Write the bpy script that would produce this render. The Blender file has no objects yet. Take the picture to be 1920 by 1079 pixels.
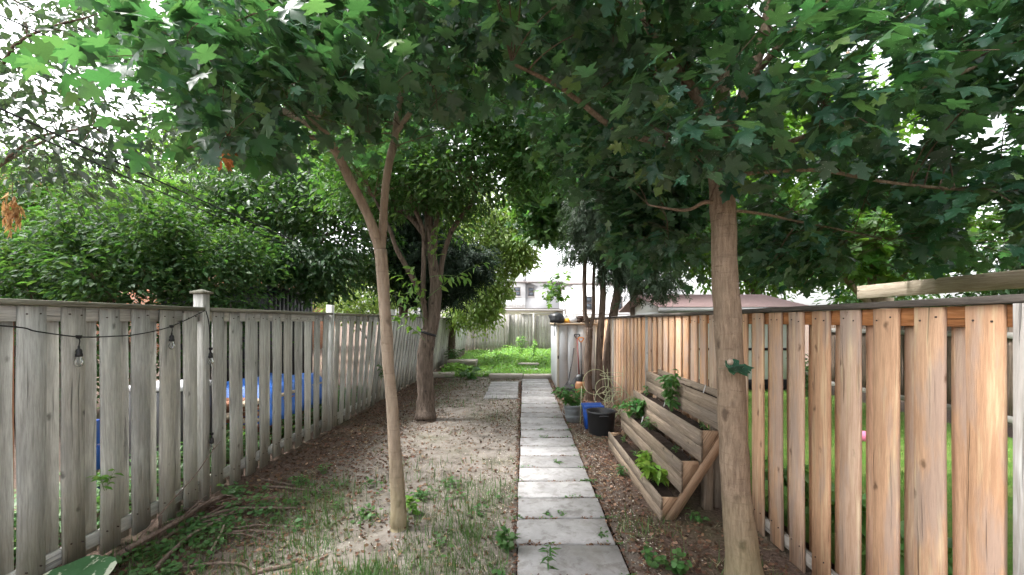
import bpy, math, random
import numpy as np
from mathutils import Vector, Matrix, noise

random.seed(7)
RNG = np.random.default_rng(11)
R = math.radians
sc = bpy.context.scene
COL = sc.collection

# ------------------------------------------------------------------ camera
EYE, FPX, VX, VY = 1.70, 800.0, 979.0, 603.0
cam_d = bpy.data.cameras.new('camera')
cam_d.sensor_width = 36.0
cam_d.lens = FPX / 1920.0 * 36.0
cam_d.shift_x = -(VX - 960.0) / 1920.0
cam_d.shift_y = (VY - 539.5) / 1920.0
cam_d.clip_start = 0.05
cam_d.clip_end = 2000.0
cam = bpy.data.objects.new('camera', cam_d)
COL.objects.link(cam)
cam.location = (0, 0, EYE)
cam.rotation_euler = (R(90), 0, 0)
sc.camera = cam

# ------------------------------------------------------------------ sky, sun, exposure
SUN_EL, SUN_AZ = 58.0, 275.0       # azimuth clockwise from +Y
world = bpy.data.worlds.new('World')
sc.world = world
world.use_nodes = True
wn = world.node_tree
for n in list(wn.nodes):
    wn.nodes.remove(n)
w_out = wn.nodes.new('ShaderNodeOutputWorld')
w_bg = wn.nodes.new('ShaderNodeBackground')
w_sky = wn.nodes.new('ShaderNodeTexSky')
w_sky.sky_type = 'NISHITA'
w_sky.sun_disc = False
w_sky.sun_elevation = R(SUN_EL)
w_sky.sun_rotation = R(SUN_AZ)
w_sky.air_density = 1.0
w_sky.dust_density = 4.0
w_hsv = wn.nodes.new('ShaderNodeHueSaturation')      # overcast: the cloud layer greys the sky
w_hsv.inputs['Saturation'].default_value = 0.14
w_hsv.inputs['Value'].default_value = 1.0
wn.links.new(w_sky.outputs[0], w_hsv.inputs['Color'])
wn.links.new(w_hsv.outputs[0], w_bg.inputs['Color'])
w_bg.inputs['Strength'].default_value = 0.15
wn.links.new(w_bg.outputs[0], w_out.inputs['Surface'])

sun_d = bpy.data.lights.new('sun', 'SUN')
sun_d.energy = 1.5
sun_d.angle = R(14)
sun_d.color = (1.0, 0.98, 0.95)
sun = bpy.data.objects.new('sun', sun_d)
COL.objects.link(sun)
a, e = R(SUN_AZ), R(SUN_EL)
to_sun = Vector((math.sin(a) * math.cos(e), math.cos(a) * math.cos(e), math.sin(e)))
sun.rotation_euler = to_sun.to_track_quat('Z', 'Y').to_euler()
sun.location = to_sun * 60

sc.view_settings.view_transform = 'Standard'
sc.view_settings.look = 'None'
sc.view_settings.gamma = 1.0
sc.view_settings.use_curve_mapping = False
sc.view_settings.exposure = 2.36

sc.render.engine = 'CYCLES'
cy = sc.cycles
cy.use_denoising = True
cy.max_bounces = 6
cy.diffuse_bounces = 3
cy.glossy_bounces = 2
cy.transmission_bounces = 4
cy.transparent_max_bounces = 4
cy.caustics_reflective = False
cy.caustics_refractive = False
cy.use_adaptive_sampling = True
cy.adaptive_threshold = 0.03

# ------------------------------------------------------------------ helpers
def at(px, py, Y):
    return Vector(((px - VX) * Y / FPX, Y, EYE - (py - VY) * Y / FPX))


def gr(px, py, z=0.0):
    Y = FPX * (EYE - z) / (py - VY)
    return Vector(((px - VX) * Y / FPX, Y, z))


def proj(P):
    P = np.asarray(P)
    y = np.maximum(P[..., 1], 0.05)
    return VX + FPX * P[..., 0] / y, VY - FPX * (P[..., 2] - EYE) / y


def tag(o, label=None, cat=None, group=None, kind=None):
    if label: o['label'] = label
    if cat: o['category'] = cat
    if group: o['group'] = group
    if kind: o['kind'] = kind
    return o


def thing(name, label, cat, loc=(0, 0, 0), group=None):
    o = bpy.data.objects.new(name, None)
    o.empty_display_size = 0.1
    COL.objects.link(o)
    o.location = loc
    return tag(o, label, cat, group)


class MB:
    """collects polygons and builds one mesh object"""
    def __init__(s):
        s.v, s.f, s.n = [], [], 0      # f: list of (k, array n x k)

    def add(s, v, faces):
        v = np.asarray(v, dtype=np.float64).reshape(-1, 3)
        by = {}
        if isinstance(faces, np.ndarray):
            by[faces.shape[1]] = faces
        else:
            for f in faces:
                by.setdefault(len(f), []).append(f)
        for k, a in by.items():
            s.f.append((k, np.asarray(a, dtype=np.int64) + s.n))
        s.v.append(v)
        s.n += len(v)

    def box(s, x0, x1, y0, y1, z0, z1):
        s.add([(x0, y0, z0), (x1, y0, z0), (x1, y1, z0), (x0, y1, z0), (x0, y0, z1), (x1, y0, z1), (x1, y1, z1), (x0, y1, z1)],
              [(3, 2, 1, 0), (4, 5, 6, 7), (0, 1, 5, 4), (1, 2, 6, 5), (2, 3, 7, 6), (3, 0, 4, 7)])

    def cham(s, x0, x1, y0, y1, z0, z1, c=0.006):
        """box with chamfered edges"""
        X = (x0, x1); Yy = (y0, y1); Z = (z0, z1)
        vs, idx = [], {}
        for i in (0, 1):
            for j in (0, 1):
                for k in (0, 1):
                    sx, sy, sz = (1 - 2 * i) * c, (1 - 2 * j) * c, (1 - 2 * k) * c
                    for ax in range(3):
                        p = [X[i], Yy[j], Z[k]]
                        d = [sx, sy, sz]
                        for q in range(3):
                            if q != ax: p[q] += d[q]
                        idx[(i, j, k, ax)] = len(vs); vs.append(p)
        fs = []
        g = lambda i, j, k, ax: idx[(i, j, k, ax)]
        for i in (0, 1):
            q = [g(i, 0, 0, 0), g(i, 1, 0, 0), g(i, 1, 1, 0), g(i, 0, 1, 0)]; fs.append(q if i else q[::-1])
            q = [g(0, i, 0, 1), g(0, i, 1, 1), g(1, i, 1, 1), g(1, i, 0, 1)]; fs.append(q if i else q[::-1])
            q = [g(0, 0, i, 2), g(1, 0, i, 2), g(1, 1, i, 2), g(0, 1, i, 2)]; fs.append(q if i else q[::-1])
            for j in (0, 1):
                fs.append([g(0, i, j, 1), g(1, i, j, 1), g(1, i, j, 2), g(0, i, j, 2)][::(-1 if i == j else 1)])
                fs.append([g(i, 0, j, 0), g(i, 1, j, 0), g(i, 1, j, 2), g(i, 0, j, 2)][::(1 if i == j else -1)])
                fs.append([g(i, j, 0, 0), g(i, j, 1, 0), g(i, j, 1, 1), g(i, j, 0, 1)][::(-1 if i == j else 1)])
                for k in (0, 1):
                    t = [g(i, j, k, 0), g(i, j, k, 1), g(i, j, k, 2)]
                    fs.append(t if (i + j + k) % 2 else t[::-1])
        s.add(vs, fs)

    def tube(s, pts, rad, sides=8, cap=True, rough=0.0, seed=0.0):
        pts = [Vector(p) for p in pts]
        n = len(pts)
        if not hasattr(rad, '__len__'): rad = [rad] * n
        P = np.array([p[:] for p in pts])
        T = np.gradient(P, axis=0)
        T /= np.maximum(np.linalg.norm(T, axis=1, keepdims=True), 1e-9)
        ref = np.array([1.0, 0, 0]) if abs(T[0][0]) < 0.8 else np.array([0, 1.0, 0])
        u = ref - T[0] * ref.dot(T[0]); u /= np.linalg.norm(u)
        ang = np.linspace(0, 2 * math.pi, sides, endpoint=False)
        ca, sa = np.cos(ang), np.sin(ang)
        V = []
        for i in range(n):
            u = u - T[i] * u.dot(T[i]); u /= max(np.linalg.norm(u), 1e-9)
            w = np.cross(T[i], u)
            r = rad[i]
            if rough:
                rr = np.array([r * (1 + rough * noise.noise(Vector((c * 1.6 + seed, d * 1.6, i * 0.45)))) for c, d in zip(ca, sa)])
            else:
                rr = np.full(sides, r)
            V.append(P[i] + np.outer(ca * rr, u) + np.outer(sa * rr, w))
        V = np.concatenate(V)
        i0 = np.arange(n - 1)[:, None] * sides
        j = np.arange(sides)[None, :]
        j2 = (j + 1) % sides
        F = np.stack([i0 + j, i0 + j2, i0 + sides + j2, i0 + sides + j], -1).reshape(-1, 4)
        s.add(V, F)
        if cap:
            s.f.append((sides, np.array([[s.n - len(V) + k for k in range(sides)][::-1]])))
            s.f.append((sides, np.array([[s.n - sides + k for k in range(sides)]])))

    def lathe(s, prof, sides=24, cx=0, cy=0, cap_bottom=False, cap_top=False):
        ang = np.linspace(0, 2 * math.pi, sides, endpoint=False)
        V = np.concatenate([np.stack([cx + r * np.cos(ang), cy + r * np.sin(ang), np.full(sides, z)], 1) for r, z in prof])
        n = len(prof)
        i0 = np.arange(n - 1)[:, None] * sides
        j = np.arange(sides)[None, :]
        j2 = (j + 1) % sides
        F = np.stack([i0 + j, i0 + j2, i0 + sides + j2, i0 + sides + j], -1).reshape(-1, 4)
        s.add(V, F)
        b = s.n - len(V)
        if cap_bottom: s.f.append((sides, np.array([[b + k for k in range(sides)][::-1]])))
        if cap_top: s.f.append((sides, np.array([[s.n - sides + k for k in range(sides)]])))

    def prism(s, poly, y0, y1, axis='y'):
        n = len(poly)
        if axis == 'y':
            v = [(p[0], y0, p[1]) for p in poly] + [(p[0], y1, p[1]) for p in poly]
        elif axis == 'x':
            v = [(y0, p[0], p[1]) for p in poly] + [(y1, p[0], p[1]) for p in poly]
        else:
            v = [(p[0], p[1], y0) for p in poly] + [(p[0], p[1], y1) for p in poly]
        f = [tuple(range(n))[::-1], tuple(range(n, 2 * n))] + [(i, (i + 1) % n, n + (i + 1) % n, n + i) for i in range(n)]
        s.add(v, f)

    def inst(s, proto, M, T):
        """M: n x 3 x 3, T: n x 3 copies of proto (verts, faces)"""
        pv, pf = proto
        n = len(T)
        if n == 0: return
        V = np.einsum('nij,vj->nvi', M, pv) + T[:, None, :]
        k = len(pv)
        base = (np.arange(n) * k)[:, None, None]
        for kk, fa in pf:
            F = (fa[None] + base).reshape(-1, kk)
            s.f.append((kk, F + s.n))
        s.v.append(V.reshape(-1, 3))
        s.n += n * k

    def mesh(s, name, mat=None, smooth=False):
        me = bpy.data.meshes.new(name)
        V = np.concatenate(s.v) if s.v else np.zeros((0, 3))
        me.vertices.add(len(V))
        me.vertices.foreach_set('co', V.astype(np.float32).ravel())
        loops = np.concatenate([f.ravel() for k, f in s.f])
        sizes = np.concatenate([np.full(len(f), k) for k, f in s.f])
        starts = np.concatenate([[0], np.cumsum(sizes)[:-1]])
        me.loops.add(len(loops))
        me.loops.foreach_set('vertex_index', loops.astype(np.int32))
        me.polygons.add(len(sizes))
        me.polygons.foreach_set('loop_start', starts.astype(np.int32))
        me.polygons.foreach_set('loop_total', sizes.astype(np.int32))
        if smooth:
            me.polygons.foreach_set('use_smooth', np.ones(len(sizes), dtype=bool))
        me.update(calc_edges=True)
        if mat: me.materials.append(mat)
        return me

    def build(s, name, mat, parent=None, loc=None, smooth=False):
        return link(name, s.mesh(name, mat, smooth), parent, loc)


def link(name, me, parent=None, loc=None, M=None):
    o = bpy.data.objects.new(name, me)
    COL.objects.link(o)
    if parent is not None: o.parent = parent
    if M is not None: o.matrix_basis = M
    elif loc is not None: o.location = loc
    return o


def rel(pts, base):
    b = Vector(base)
    return [Vector(p) - b for p in pts]


def spline(pts, rad=None, sub=5):
    """Catmull-Rom resample"""
    P = [Vector(p) for p in pts]
    n = len(P)
    out, ro = [], []
    for i in range(n - 1):
        p0, p1, p2, p3 = P[max(i - 1, 0)], P[i], P[i + 1], P[min(i + 2, n - 1)]
        for k in range(sub):
            t = k / sub
            out.append(0.5 * ((2 * p1) + (p2 - p0) * t + (2 * p0 - 5 * p1 + 4 * p2 - p3) * t * t + (3 * p1 - p0 - 3 * p2 + p3) * t ** 3))
            if rad is not None: ro.append(rad[i] * (1 - t) + rad[i + 1] * t)
    out.append(P[-1])
    if rad is not None:
        ro.append(rad[-1])
        return out, ro
    return out


# ------------------------------------------------------------------ materials
class NT:
    def __init__(s, name):
        s.m = bpy.data.materials.new(name)
        s.m.use_nodes = True
        s.t = s.m.node_tree
        for n in list(s.t.nodes): s.t.nodes.remove(n)
        s.out = s.t.nodes.new('ShaderNodeOutputMaterial')

    def n(s, typ, ins=None, **kw):
        nd = s.t.nodes.new('ShaderNode' + typ)
        for k, v in kw.items(): setattr(nd, k, v)
        for k, v in (ins or {}).items():
            sock = nd.inputs[k]
            if isinstance(v, bpy.types.NodeSocket): s.t.links.new(v, sock)
            else: sock.default_value = v
        return nd

    def math(s, op, a, b=0.0, clamp=False):
        nd = s.n('Math', operation=op, use_clamp=clamp)
        for i, v in enumerate((a, b)):
            if isinstance(v, bpy.types.NodeSocket): s.t.links.new(v, nd.inputs[i])
            else: nd.inputs[i].default_value = v
        return nd.outputs[0]

    def vmath(s, op, a, b):
        nd = s.n('VectorMath', operation=op)
        for i, v in enumerate((a, b)):
            if isinstance(v, bpy.types.NodeSocket): s.t.links.new(v, nd.inputs[i])
            else: nd.inputs[i].default_value = v
        return nd.outputs[0]

    def mix(s, f, a, b, blend='MIX'):
        nd = s.n('Mix', data_type='RGBA', blend_type=blend)
        for sock, v in ((nd.inputs[0], f), (nd.inputs[6], a), (nd.inputs[7], b)):
            if isinstance(v, bpy.types.NodeSocket): s.t.links.new(v, sock)
            else: sock.default_value = (v if not hasattr(v, '__len__') else (*v, 1.0)[:4])
        return nd.outputs[2]

    def ramp(s, f, stops):
        nd = s.n('ValToRGB', {0: f})
        cr = nd.color_ramp
        while len(cr.elements) < len(stops): cr.elements.new(0.5)
        for e, (p, c) in zip(cr.elements, stops):
            e.position = p
            e.color = (*c, 1.0)[:4] if hasattr(c, '__len__') else (c, c, c, 1)
        return nd.outputs[0]

    def noise(s, vec, scale, detail=4, rough=0.55, dist=0.0):
        nd = s.n('TexNoise', {'Scale': scale, 'Detail': detail, 'Roughness': rough, 'Distortion': dist})
        if vec is not None: s.t.links.new(vec, nd.inputs['Vector'])
        return nd.outputs[0]

    def bsdf(s, color, rough=0.8, spec=0.3, metal=0.0, bump=None, bstr=0.3, bdist=0.01):
        p = s.n('BsdfPrincipled')
        for k, v in (('Base Color', color), ('Roughness', rough), ('Specular IOR Level', spec), ('Metallic', metal)):
            if isinstance(v, bpy.types.NodeSocket): s.t.links.new(v, p.inputs[k])
            else: p.inputs[k].default_value = (*v, 1.0)[:4] if hasattr(v, '__len__') else v
        if bump is not None:
            b = s.n('Bump', {'Strength': bstr, 'Distance': bdist, 'Height': bump})
            s.t.links.new(b.outputs[0], p.inputs['Normal'])
        return p

    def done(s, shader):
        s.t.links.new(shader.outputs[0], s.out.inputs['Surface'])
        return s.m


def coords(m, offset=True, kind='Object'):
    c = m.n('TexCoord').outputs[kind]
    if offset:
        r = m.n('ObjectInfo').outputs['Random']
        o = m.n('CombineXYZ', {0: m.math('MULTIPLY', r, 37.0), 1: m.math('MULTIPLY', r, 91.0), 2: m.math('MULTIPLY', r, 53.0)}).outputs[0]
        c = m.vmath('ADD', c, o)
    return c


def wood(name, stops, dark, grain=0.35, stain=None, stain_amt=0.0, per=0.35, green=None):
    """boards with the grain along local Z; stops are the per-board colours"""
    m = NT(name)
    rnd = m.n('ObjectInfo').outputs['Random']
    c = coords(m)
    st = m.n('Mapping', {'Vector': c, 'Scale': (1.0, 1.0, 0.06)}).outputs[0]
    warp = m.noise(m.n('Mapping', {'Vector': c, 'Scale': (3, 3, 0.9)}).outputs[0], 1.0, 3, 0.5)
    st2 = m.vmath('ADD', st, m.n('CombineXYZ', {0: m.math('MULTIPLY', warp, 0.07), 1: 0.0, 2: 0.0}).outputs[0])
    fine = m.noise(st2, 150.0, 5, 0.75)
    broad = m.noise(st2, 44.0, 4, 0.7)
    blot = m.noise(m.n('Mapping', {'Vector': c, 'Scale': (6, 6, 1.3)}).outputs[0], 1.0, 4, 0.6)
    base = m.ramp(m.math('FRACT', m.math('MULTIPLY', rnd, 7.31)), stops)
    col = m.mix(m.math('MULTIPLY', m.ramp(broad, [(0.40, 1.0), (0.54, 0.0)]), grain), base, dark)
    col = m.mix(m.math('MULTIPLY', m.ramp(fine, [(0.42, 1.0), (0.52, 0.0)]), grain * 0.9), col, dark)
    crack = m.noise(m.n('Mapping', {'Vector': st2, 'Location': (3.1, 0, 0), 'Scale': (1, 1, .35)}).outputs[0], 75.0, 2, 0.5)
    cm = m.ramp(crack, [(0.66, 0.0), (0.71, 1.0)])
    col = m.mix(m.math('MULTIPLY', cm, 0.7), col, [x * 0.35 for x in dark])
    lite = m.ramp(m.noise(m.n('Mapping', {'Vector': st2, 'Location': (7.7, 2, 0)}).outputs[0], 34.0, 3, 0.6), [(0.54, 0.0), (0.68, 1.0)])
    col = m.mix(m.math('MULTIPLY', lite, 0.30), col, [min(.85, x * 3.6 + .12) for x in dark])
    if stain is not None:
        sm = m.ramp(blot, [(0.50, 0.0), (0.60, 1.0)])
        col = m.mix(m.math('MULTIPLY', sm, stain_amt), col, stain)
    # knots: round dark cores with a swirl
    kd = m.n('TexNoise', {'Vector': c, 'Scale': 22.0, 'Detail': 2.0}).outputs['Color']
    kv = m.n('TexVoronoi', {'Vector': m.vmath('ADD', m.n('Mapping', {'Vector': c, 'Scale': (6.5, 6.5, 3.9)}).outputs[0], m.vmath('MULTIPLY', kd, (.22, .22, .22))), 'Scale': 1.0, 'Randomness': 1.0}, feature='F1')
    knot = m.ramp(kv.outputs['Distance'], [(0.045, 1.0), (0.085, 0.5), (0.13, 0.0)])
    col = m.mix(m.math('MULTIPLY', knot, 0.75), col, [x * 0.42 for x in dark])
    if green is not None:
        z = m.n('SeparateXYZ', {0: m.n('TexCoord').outputs['Object']}).outputs[2]
        g = m.math('MULTIPLY', m.ramp(m.math('ADD', z, m.math('MULTIPLY', blot, 0.5)), [(0.15, 1.0), (0.85, 0.0)]), 0.55)
        col = m.mix(g, col, green)
    val = m.math('ADD', m.math('MULTIPLY', m.math('FRACT', m.math('MULTIPLY', rnd, 13.7)), per), 1.0 - per * 0.5)
    hs = m.n('HueSaturation', {'Value': val, 'Color': col})
    h = m.math('SUBTRACT', m.math('ADD', m.math('MULTIPLY', fine, 0.5), m.math('MULTIPLY', broad, 0.6)), m.math('MULTIPLY', knot, 0.5))
    return m.done(m.bsdf(hs.outputs[0], 0.82, 0.25, bump=m.math('SUBTRACT', h, cm), bstr=0.7, bdist=0.008))


def leafmat(name, top, under, trans, tmix=0.42, var=0.5, gloss=0.42, specks=False, yellow=None, spec=0.4):
    m = NT(name)
    isl = m.n('NewGeometry')
    rnd = m.math('FRACT', m.math('ADD', isl.outputs['Random Per Island'], m.math('MULTIPLY', m.n('ObjectInfo').outputs['Random'], 3.7)))
    bf = isl.outputs['Backfacing']
    col = m.mix(bf, top, under)
    if yellow is not None:
        col = m.mix(m.math('MULTIPLY', m.ramp(rnd, [(0.86, 0.0), (0.95, 1.0)]), 0.65), col, yellow)
    c = m.n('TexCoord').outputs['Object']
    mott = m.noise(c, 22.0, 3, 0.6)
    val = m.math('ADD', m.math('MULTIPLY', m.math('FRACT', m.math('MULTIPLY', rnd, 9.17)), var), 1.0 - var * 0.5)
    val = m.math('MULTIPLY', val, m.math('ADD', m.math('MULTIPLY', mott, 0.5), 0.75))
    hue = m.math('ADD', m.math('MULTIPLY', m.math('FRACT', m.math('MULTIPLY', rnd, 5.3)), 0.035), 0.4825)
    col = m.n('HueSaturation', {'Hue': hue, 'Value': val, 'Color': col}).outputs[0]
    tcol = m.n('HueSaturation', {'Hue': hue, 'Value': val, 'Color': (*trans, 1)}).outputs[0]
    if specks:
        w = m.noise(c, 3.0, 2)
        vo = m.n('TexVoronoi', {'Vector': c, 'Scale': 75.0, 'Randomness': 1.0}, feature='F1')
        k = m.math('MULTIPLY', m.math('LESS_THAN', vo.outputs['Distance'], 0.17), m.ramp(w, [(0.42, 0.0), (0.55, 0.7)]))
        col = m.mix(k, col, (0.62, 0.66, 0.60))
    p = m.bsdf(col, gloss, spec)
    tr = m.n('BsdfTranslucent', {'Color': tcol})
    mx = m.n('MixShader', {0: tmix, 1: p.outputs[0], 2: tr.outputs[0]})
    return m.done(mx)


def plain(name, color, rough=0.7, spec=0.3, metal=0.0, var=0.12, scale=6.0, dirt=None, bscale=60.0, bstr=0.15, dirt_lo=0.5):
    m = NT(name)
    c = coords(m)
    n1 = m.noise(c, scale, 5, 0.6)
    n2 = m.noise(c, bscale, 3, 0.6)
    hi = [min(1.0, x * (1 + var)) for x in color]
    lo = [x * (1 - var) for x in color]
    col = m.mix(n1, lo, hi)
    if dirt is not None:
        n3 = m.noise(c, scale * 0.6, 6, 0.65)
        col = m.mix(m.ramp(n3, [(dirt_lo, 0.0), (dirt_lo + 0.2, 0.8)]), col, dirt)
    return m.done(m.bsdf(col, rough, spec, metal, bump=m.math('ADD', n2, n1), bstr=bstr, bdist=0.004))


def barkmat(name, light, dark, scale, lent=None, green=None):
    m = NT(name)
    c = m.n('TexCoord').outputs['Object']
    fur = m.noise(m.n('Mapping', {'Vector': c, 'Scale': (scale, scale, scale * 0.16)}).outputs[0], 1.0, 5, 0.7, 0.6)
    blot = m.noise(c, 5.0, 4, 0.6)
    col = m.mix(m.ramp(fur, [(0.34, 0.0), (0.62, 1.0)]), dark, light)
    col = m.mix(m.math('MULTIPLY', m.ramp(blot, [(0.4, 0.0), (0.7, 1.0)]), 0.4), col, [x * 0.7 for x in light])
    h = fur
    if lent is not None:       # horizontal rings and lenticels of young bark
        rg = m.noise(m.n('Mapping', {'Vector': c, 'Scale': (5, 5, 62)}).outputs[0], 1.0, 4, 0.65, 0.8)
        rm = m.ramp(rg, [(0.56, 0.0), (0.72, 1.0)])
        col = m.mix(m.math('MULTIPLY', rm, 0.28), col, lent)
        h = m.math('SUBTRACT', fur, m.math('MULTIPLY', rm, 0.25))
    sv = m.n('TexVoronoi', {'Vector': m.vmath('ADD', m.n('Mapping', {'Vector': c, 'Scale': (7, 7, 4.2)}).outputs[0], m.vmath('MULTIPLY', m.n('TexNoise', {'Vector': c, 'Scale': 18.0}).outputs['Color'], (.3, .3, .3))), 'Scale': 1.0}, feature='F1')
    scar = m.ramp(sv.outputs['Distance'], [(0.10, 1.0), (0.21, 0.0)])
    col = m.mix(m.math('MULTIPLY', scar, 0.75), col, [x * .45 for x in dark])
    h = m.math('ADD', h, m.math('MULTIPLY', scar, 0.5))
    if green is not None:
        z = m.n('SeparateXYZ', {0: c}).outputs[2]
        g = m.math('MULTIPLY', m.ramp(m.math('ADD', z, m.math('MULTIPLY', blot, 0.6)), [(0.3, 1.0), (1.3, 0.0)]), 0.5)
        col = m.mix(g, col, green)
    return m.done(m.bsdf(col, 0.88, 0.2, bump=m.math('ADD', h, m.math('MULTIPLY', m.noise(c, 130.0, 4, .7), .35)), bstr=0.9, bdist=0.014))


MAT = {}
MAT['fence_grey'] = wood('weathered_grey_wood', [(0.0, (0.50, 0.49, 0.45)), (0.35, (0.58, 0.585, 0.555)), (0.65, (0.45, 0.455, 0.425)), (1.0, (0.53, 0.505, 0.445))],
                         (0.21, 0.205, 0.185), 0.38, stain=(0.27, 0.27, 0.255), stain_amt=0.45, per=0.42, green=(0.29, 0.27, 0.17))
MAT['fence_far'] = wood('far_grey_wood', [(0.0, (0.36, 0.34, 0.31)), (0.5, (0.44, 0.42, 0.39)), (1.0, (0.30, 0.285, 0.26))],
                        (0.17, 0.16, 0.145), 0.4, per=0.3)
MAT['cap_grey'] = wood('mossy_cap_wood', [(0.0, (0.17, 0.165, 0.125)), (1.0, (0.22, 0.21, 0.17))], (0.08, 0.08, 0.06), 0.4, per=0.15)
MAT['cedar'] = wood('cedar_boards', [(0.0, (0.64, 0.37, 0.215)), (0.2, (0.62, 0.40, 0.26)), (0.4, (0.58, 0.345, 0.205)), (0.6, (0.67, 0.42, 0.285)), (0.8, (0.47, 0.36, 0.275)), (1.0, (0.62, 0.315, 0.15))],
                    (0.33, 0.18, 0.10), 0.34, stain=(0.40, 0.31, 0.265), stain_amt=0.62, per=0.2)
MAT['cedar_rail'] = wood('cedar_rails', [(0.0, (0.40, 0.17, 0.06)), (1.0, (0.46, 0.21, 0.085))], (0.22, 0.085, 0.03), 0.5, per=0.1)
MAT['cedar_post'] = wood('grey_post_wood', [(0.0, (0.38, 0.35, 0.32)), (1.0, (0.34, 0.31, 0.28))], (0.24, 0.22, 0.2), 0.4, per=0.1)
MAT['cap_dark'] = wood('dark_cap_wood', [(0.0, (0.085, 0.07, 0.06)), (1.0, (0.11, 0.095, 0.08))], (0.04, 0.035, 0.03), 0.5, per=0.1)
MAT['planter'] = wood('planter_wood', [(0.0, (0.25, 0.195, 0.145)), (0.5, (0.29, 0.225, 0.165)), (1.0, (0.22, 0.18, 0.14))],
                      (0.12, 0.09, 0.065), 0.45, stain=(0.15, 0.125, 0.105), stain_amt=0.5, per=0.18)
MAT['planter_end'] = wood('planter_end_wood', [(0.0, (0.42, 0.275, 0.175)), (1.0, (0.37, 0.25, 0.165))], (0.22, 0.14, 0.085), 0.45, per=0.15)
MAT['brown_boards'] = wood('brown_boards', [(0.0, (0.16, 0.115, 0.085)), (0.5, (0.20, 0.15, 0.11)), (1.0, (0.13, 0.10, 0.08))], (0.07, 0.05, 0.04), 0.4, per=0.2)
MAT['beam'] = wood('beam_wood', [(0.0, (0.42, 0.34, 0.25)), (1.0, (0.47, 0.40, 0.31))], (0.22, 0.17, 0.12), 0.4, per=0.1)
MAT['red_wood'] = wood('reddish_wood', [(0.0, (0.24, 0.105, 0.06)), (1.0, (0.30, 0.14, 0.08))], (0.12, 0.05, 0.03), 0.4)

MAT['nail'] = plain('rusty_nail', (0.06, 0.04, 0.032), 0.7)
MAT['maple_a'] = leafmat('maple_leaf_green', (0.0317, 0.0866, 0.0444), (0.0686, 0.1267, 0.0718), (0.064, 0.178, 0.040), 0.42, 0.7, 0.36, yellow=(0.1056, 0.1690, 0.0317), spec=.5)
MAT['maple_b'] = leafmat('maple_leaf_speckled', (0.0346, 0.0988, 0.0617), (0.0741, 0.1383, 0.0840), (0.064, 0.178, 0.040), 0.42, 0.65, 0.36, specks=True, yellow=(0.1235, 0.1976, 0.0370), spec=.5)
MAT['elm'] = leafmat('elm_leaf', (0.0425, 0.0972, 0.0293), (0.0729, 0.1336, 0.0546), (0.1215, 0.2916, 0.0365), 0.38, 0.55, 0.5)
MAT['sprout'] = leafmat('bright_sprout_leaf', (0.0960, 0.1920, 0.0400), (0.1200, 0.2160, 0.0560), (0.2240, 0.4160, 0.0560), 0.45, 0.35, 0.45)
MAT['dark_tree'] = leafmat('dark_green_leaf', (0.0310, 0.0745, 0.0269), (0.0569, 0.1035, 0.0466), (0.0880, 0.2070, 0.0310), 0.36, 0.55, 0.5)
MAT['shrub'] = leafmat('shrub_leaf', (0.0315, 0.0750, 0.0255), (0.0525, 0.0975, 0.0413), (0.0825, 0.1875, 0.0263), 0.38, 0.75, 0.6, spec=.22)
MAT['sumac'] = leafmat('light_green_leaf', (0.0562, 0.1275, 0.0263), (0.0750, 0.1500, 0.0450), (0.1500, 0.3150, 0.0375), 0.42, 0.45, 0.5)
MAT['willow'] = leafmat('yellow_green_leaf', (0.1350, 0.2115, 0.0495), (0.1530, 0.2250, 0.0720), (0.2970, 0.4320, 0.0720), 0.42, 0.5, 0.5)
MAT['cedar_leaf'] = leafmat('cedar_frond', (0.0540, 0.0900, 0.0504), (0.0660, 0.1020, 0.0600), (0.0720, 0.1320, 0.0420), 0.22, 0.7, 0.55)
MAT['yew'] = leafmat('dark_conifer_needles', (0.022, 0.042, 0.024), (0.028, 0.05, 0.03), (0.03, 0.06, 0.025), 0.15, 0.6, 0.65, spec=.2)
MAT['airy'] = leafmat('grey_green_leaf', (0.0440, 0.0680, 0.0440), (0.0600, 0.0840, 0.0600), (0.0800, 0.1440, 0.0480), 0.3, 0.5, 0.45)
MAT['bright_tree'] = leafmat('fresh_green_leaf', (0.0495, 0.1155, 0.0248), (0.0743, 0.1403, 0.0413), (0.1650, 0.3465, 0.0330), 0.45, 0.55, 0.5)
MAT['weed'] = leafmat('weed_leaf', (0.0525, 0.1275, 0.0338), (0.0675, 0.1425, 0.0450), (0.1200, 0.2550, 0.0450), 0.3, 0.5, 0.5)
MAT['bright_weed'] = leafmat('bright_weed_leaf', (0.1275, 0.2635, 0.0467), (0.1445, 0.2805, 0.0638), (0.2550, 0.4760, 0.0765), 0.35, 0.45, 0.5)
MAT['mint'] = leafmat('mint_leaf', (0.0488, 0.1425, 0.0300), (0.0675, 0.1650, 0.0413), (0.1350, 0.3150, 0.0450), 0.3, 0.4, 0.5)
MAT['lime'] = leafmat('lime_leaf', (0.1700, 0.3060, 0.0382), (0.1870, 0.3230, 0.0595), (0.3230, 0.5100, 0.0680), 0.35, 0.35, 0.45)
MAT['hosta'] = leafmat('hosta_leaf', (0.1148, 0.2550, 0.0638), (0.1530, 0.2932, 0.0892), (0.2550, 0.4845, 0.1020), 0.3, 0.5, 0.4)
MAT['grass'] = leafmat('dry_grass', (0.0840, 0.1080, 0.0400), (0.0960, 0.1200, 0.0480), (0.1120, 0.1600, 0.0480), 0.3, 0.7, 0.6, yellow=(0.2400, 0.2000, 0.1040))
MAT['grass_green'] = leafmat('green_grass', (0.0630, 0.1330, 0.0350), (0.0700, 0.1400, 0.0420), (0.1050, 0.2240, 0.0420), 0.3, 0.6, 0.55)
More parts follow.
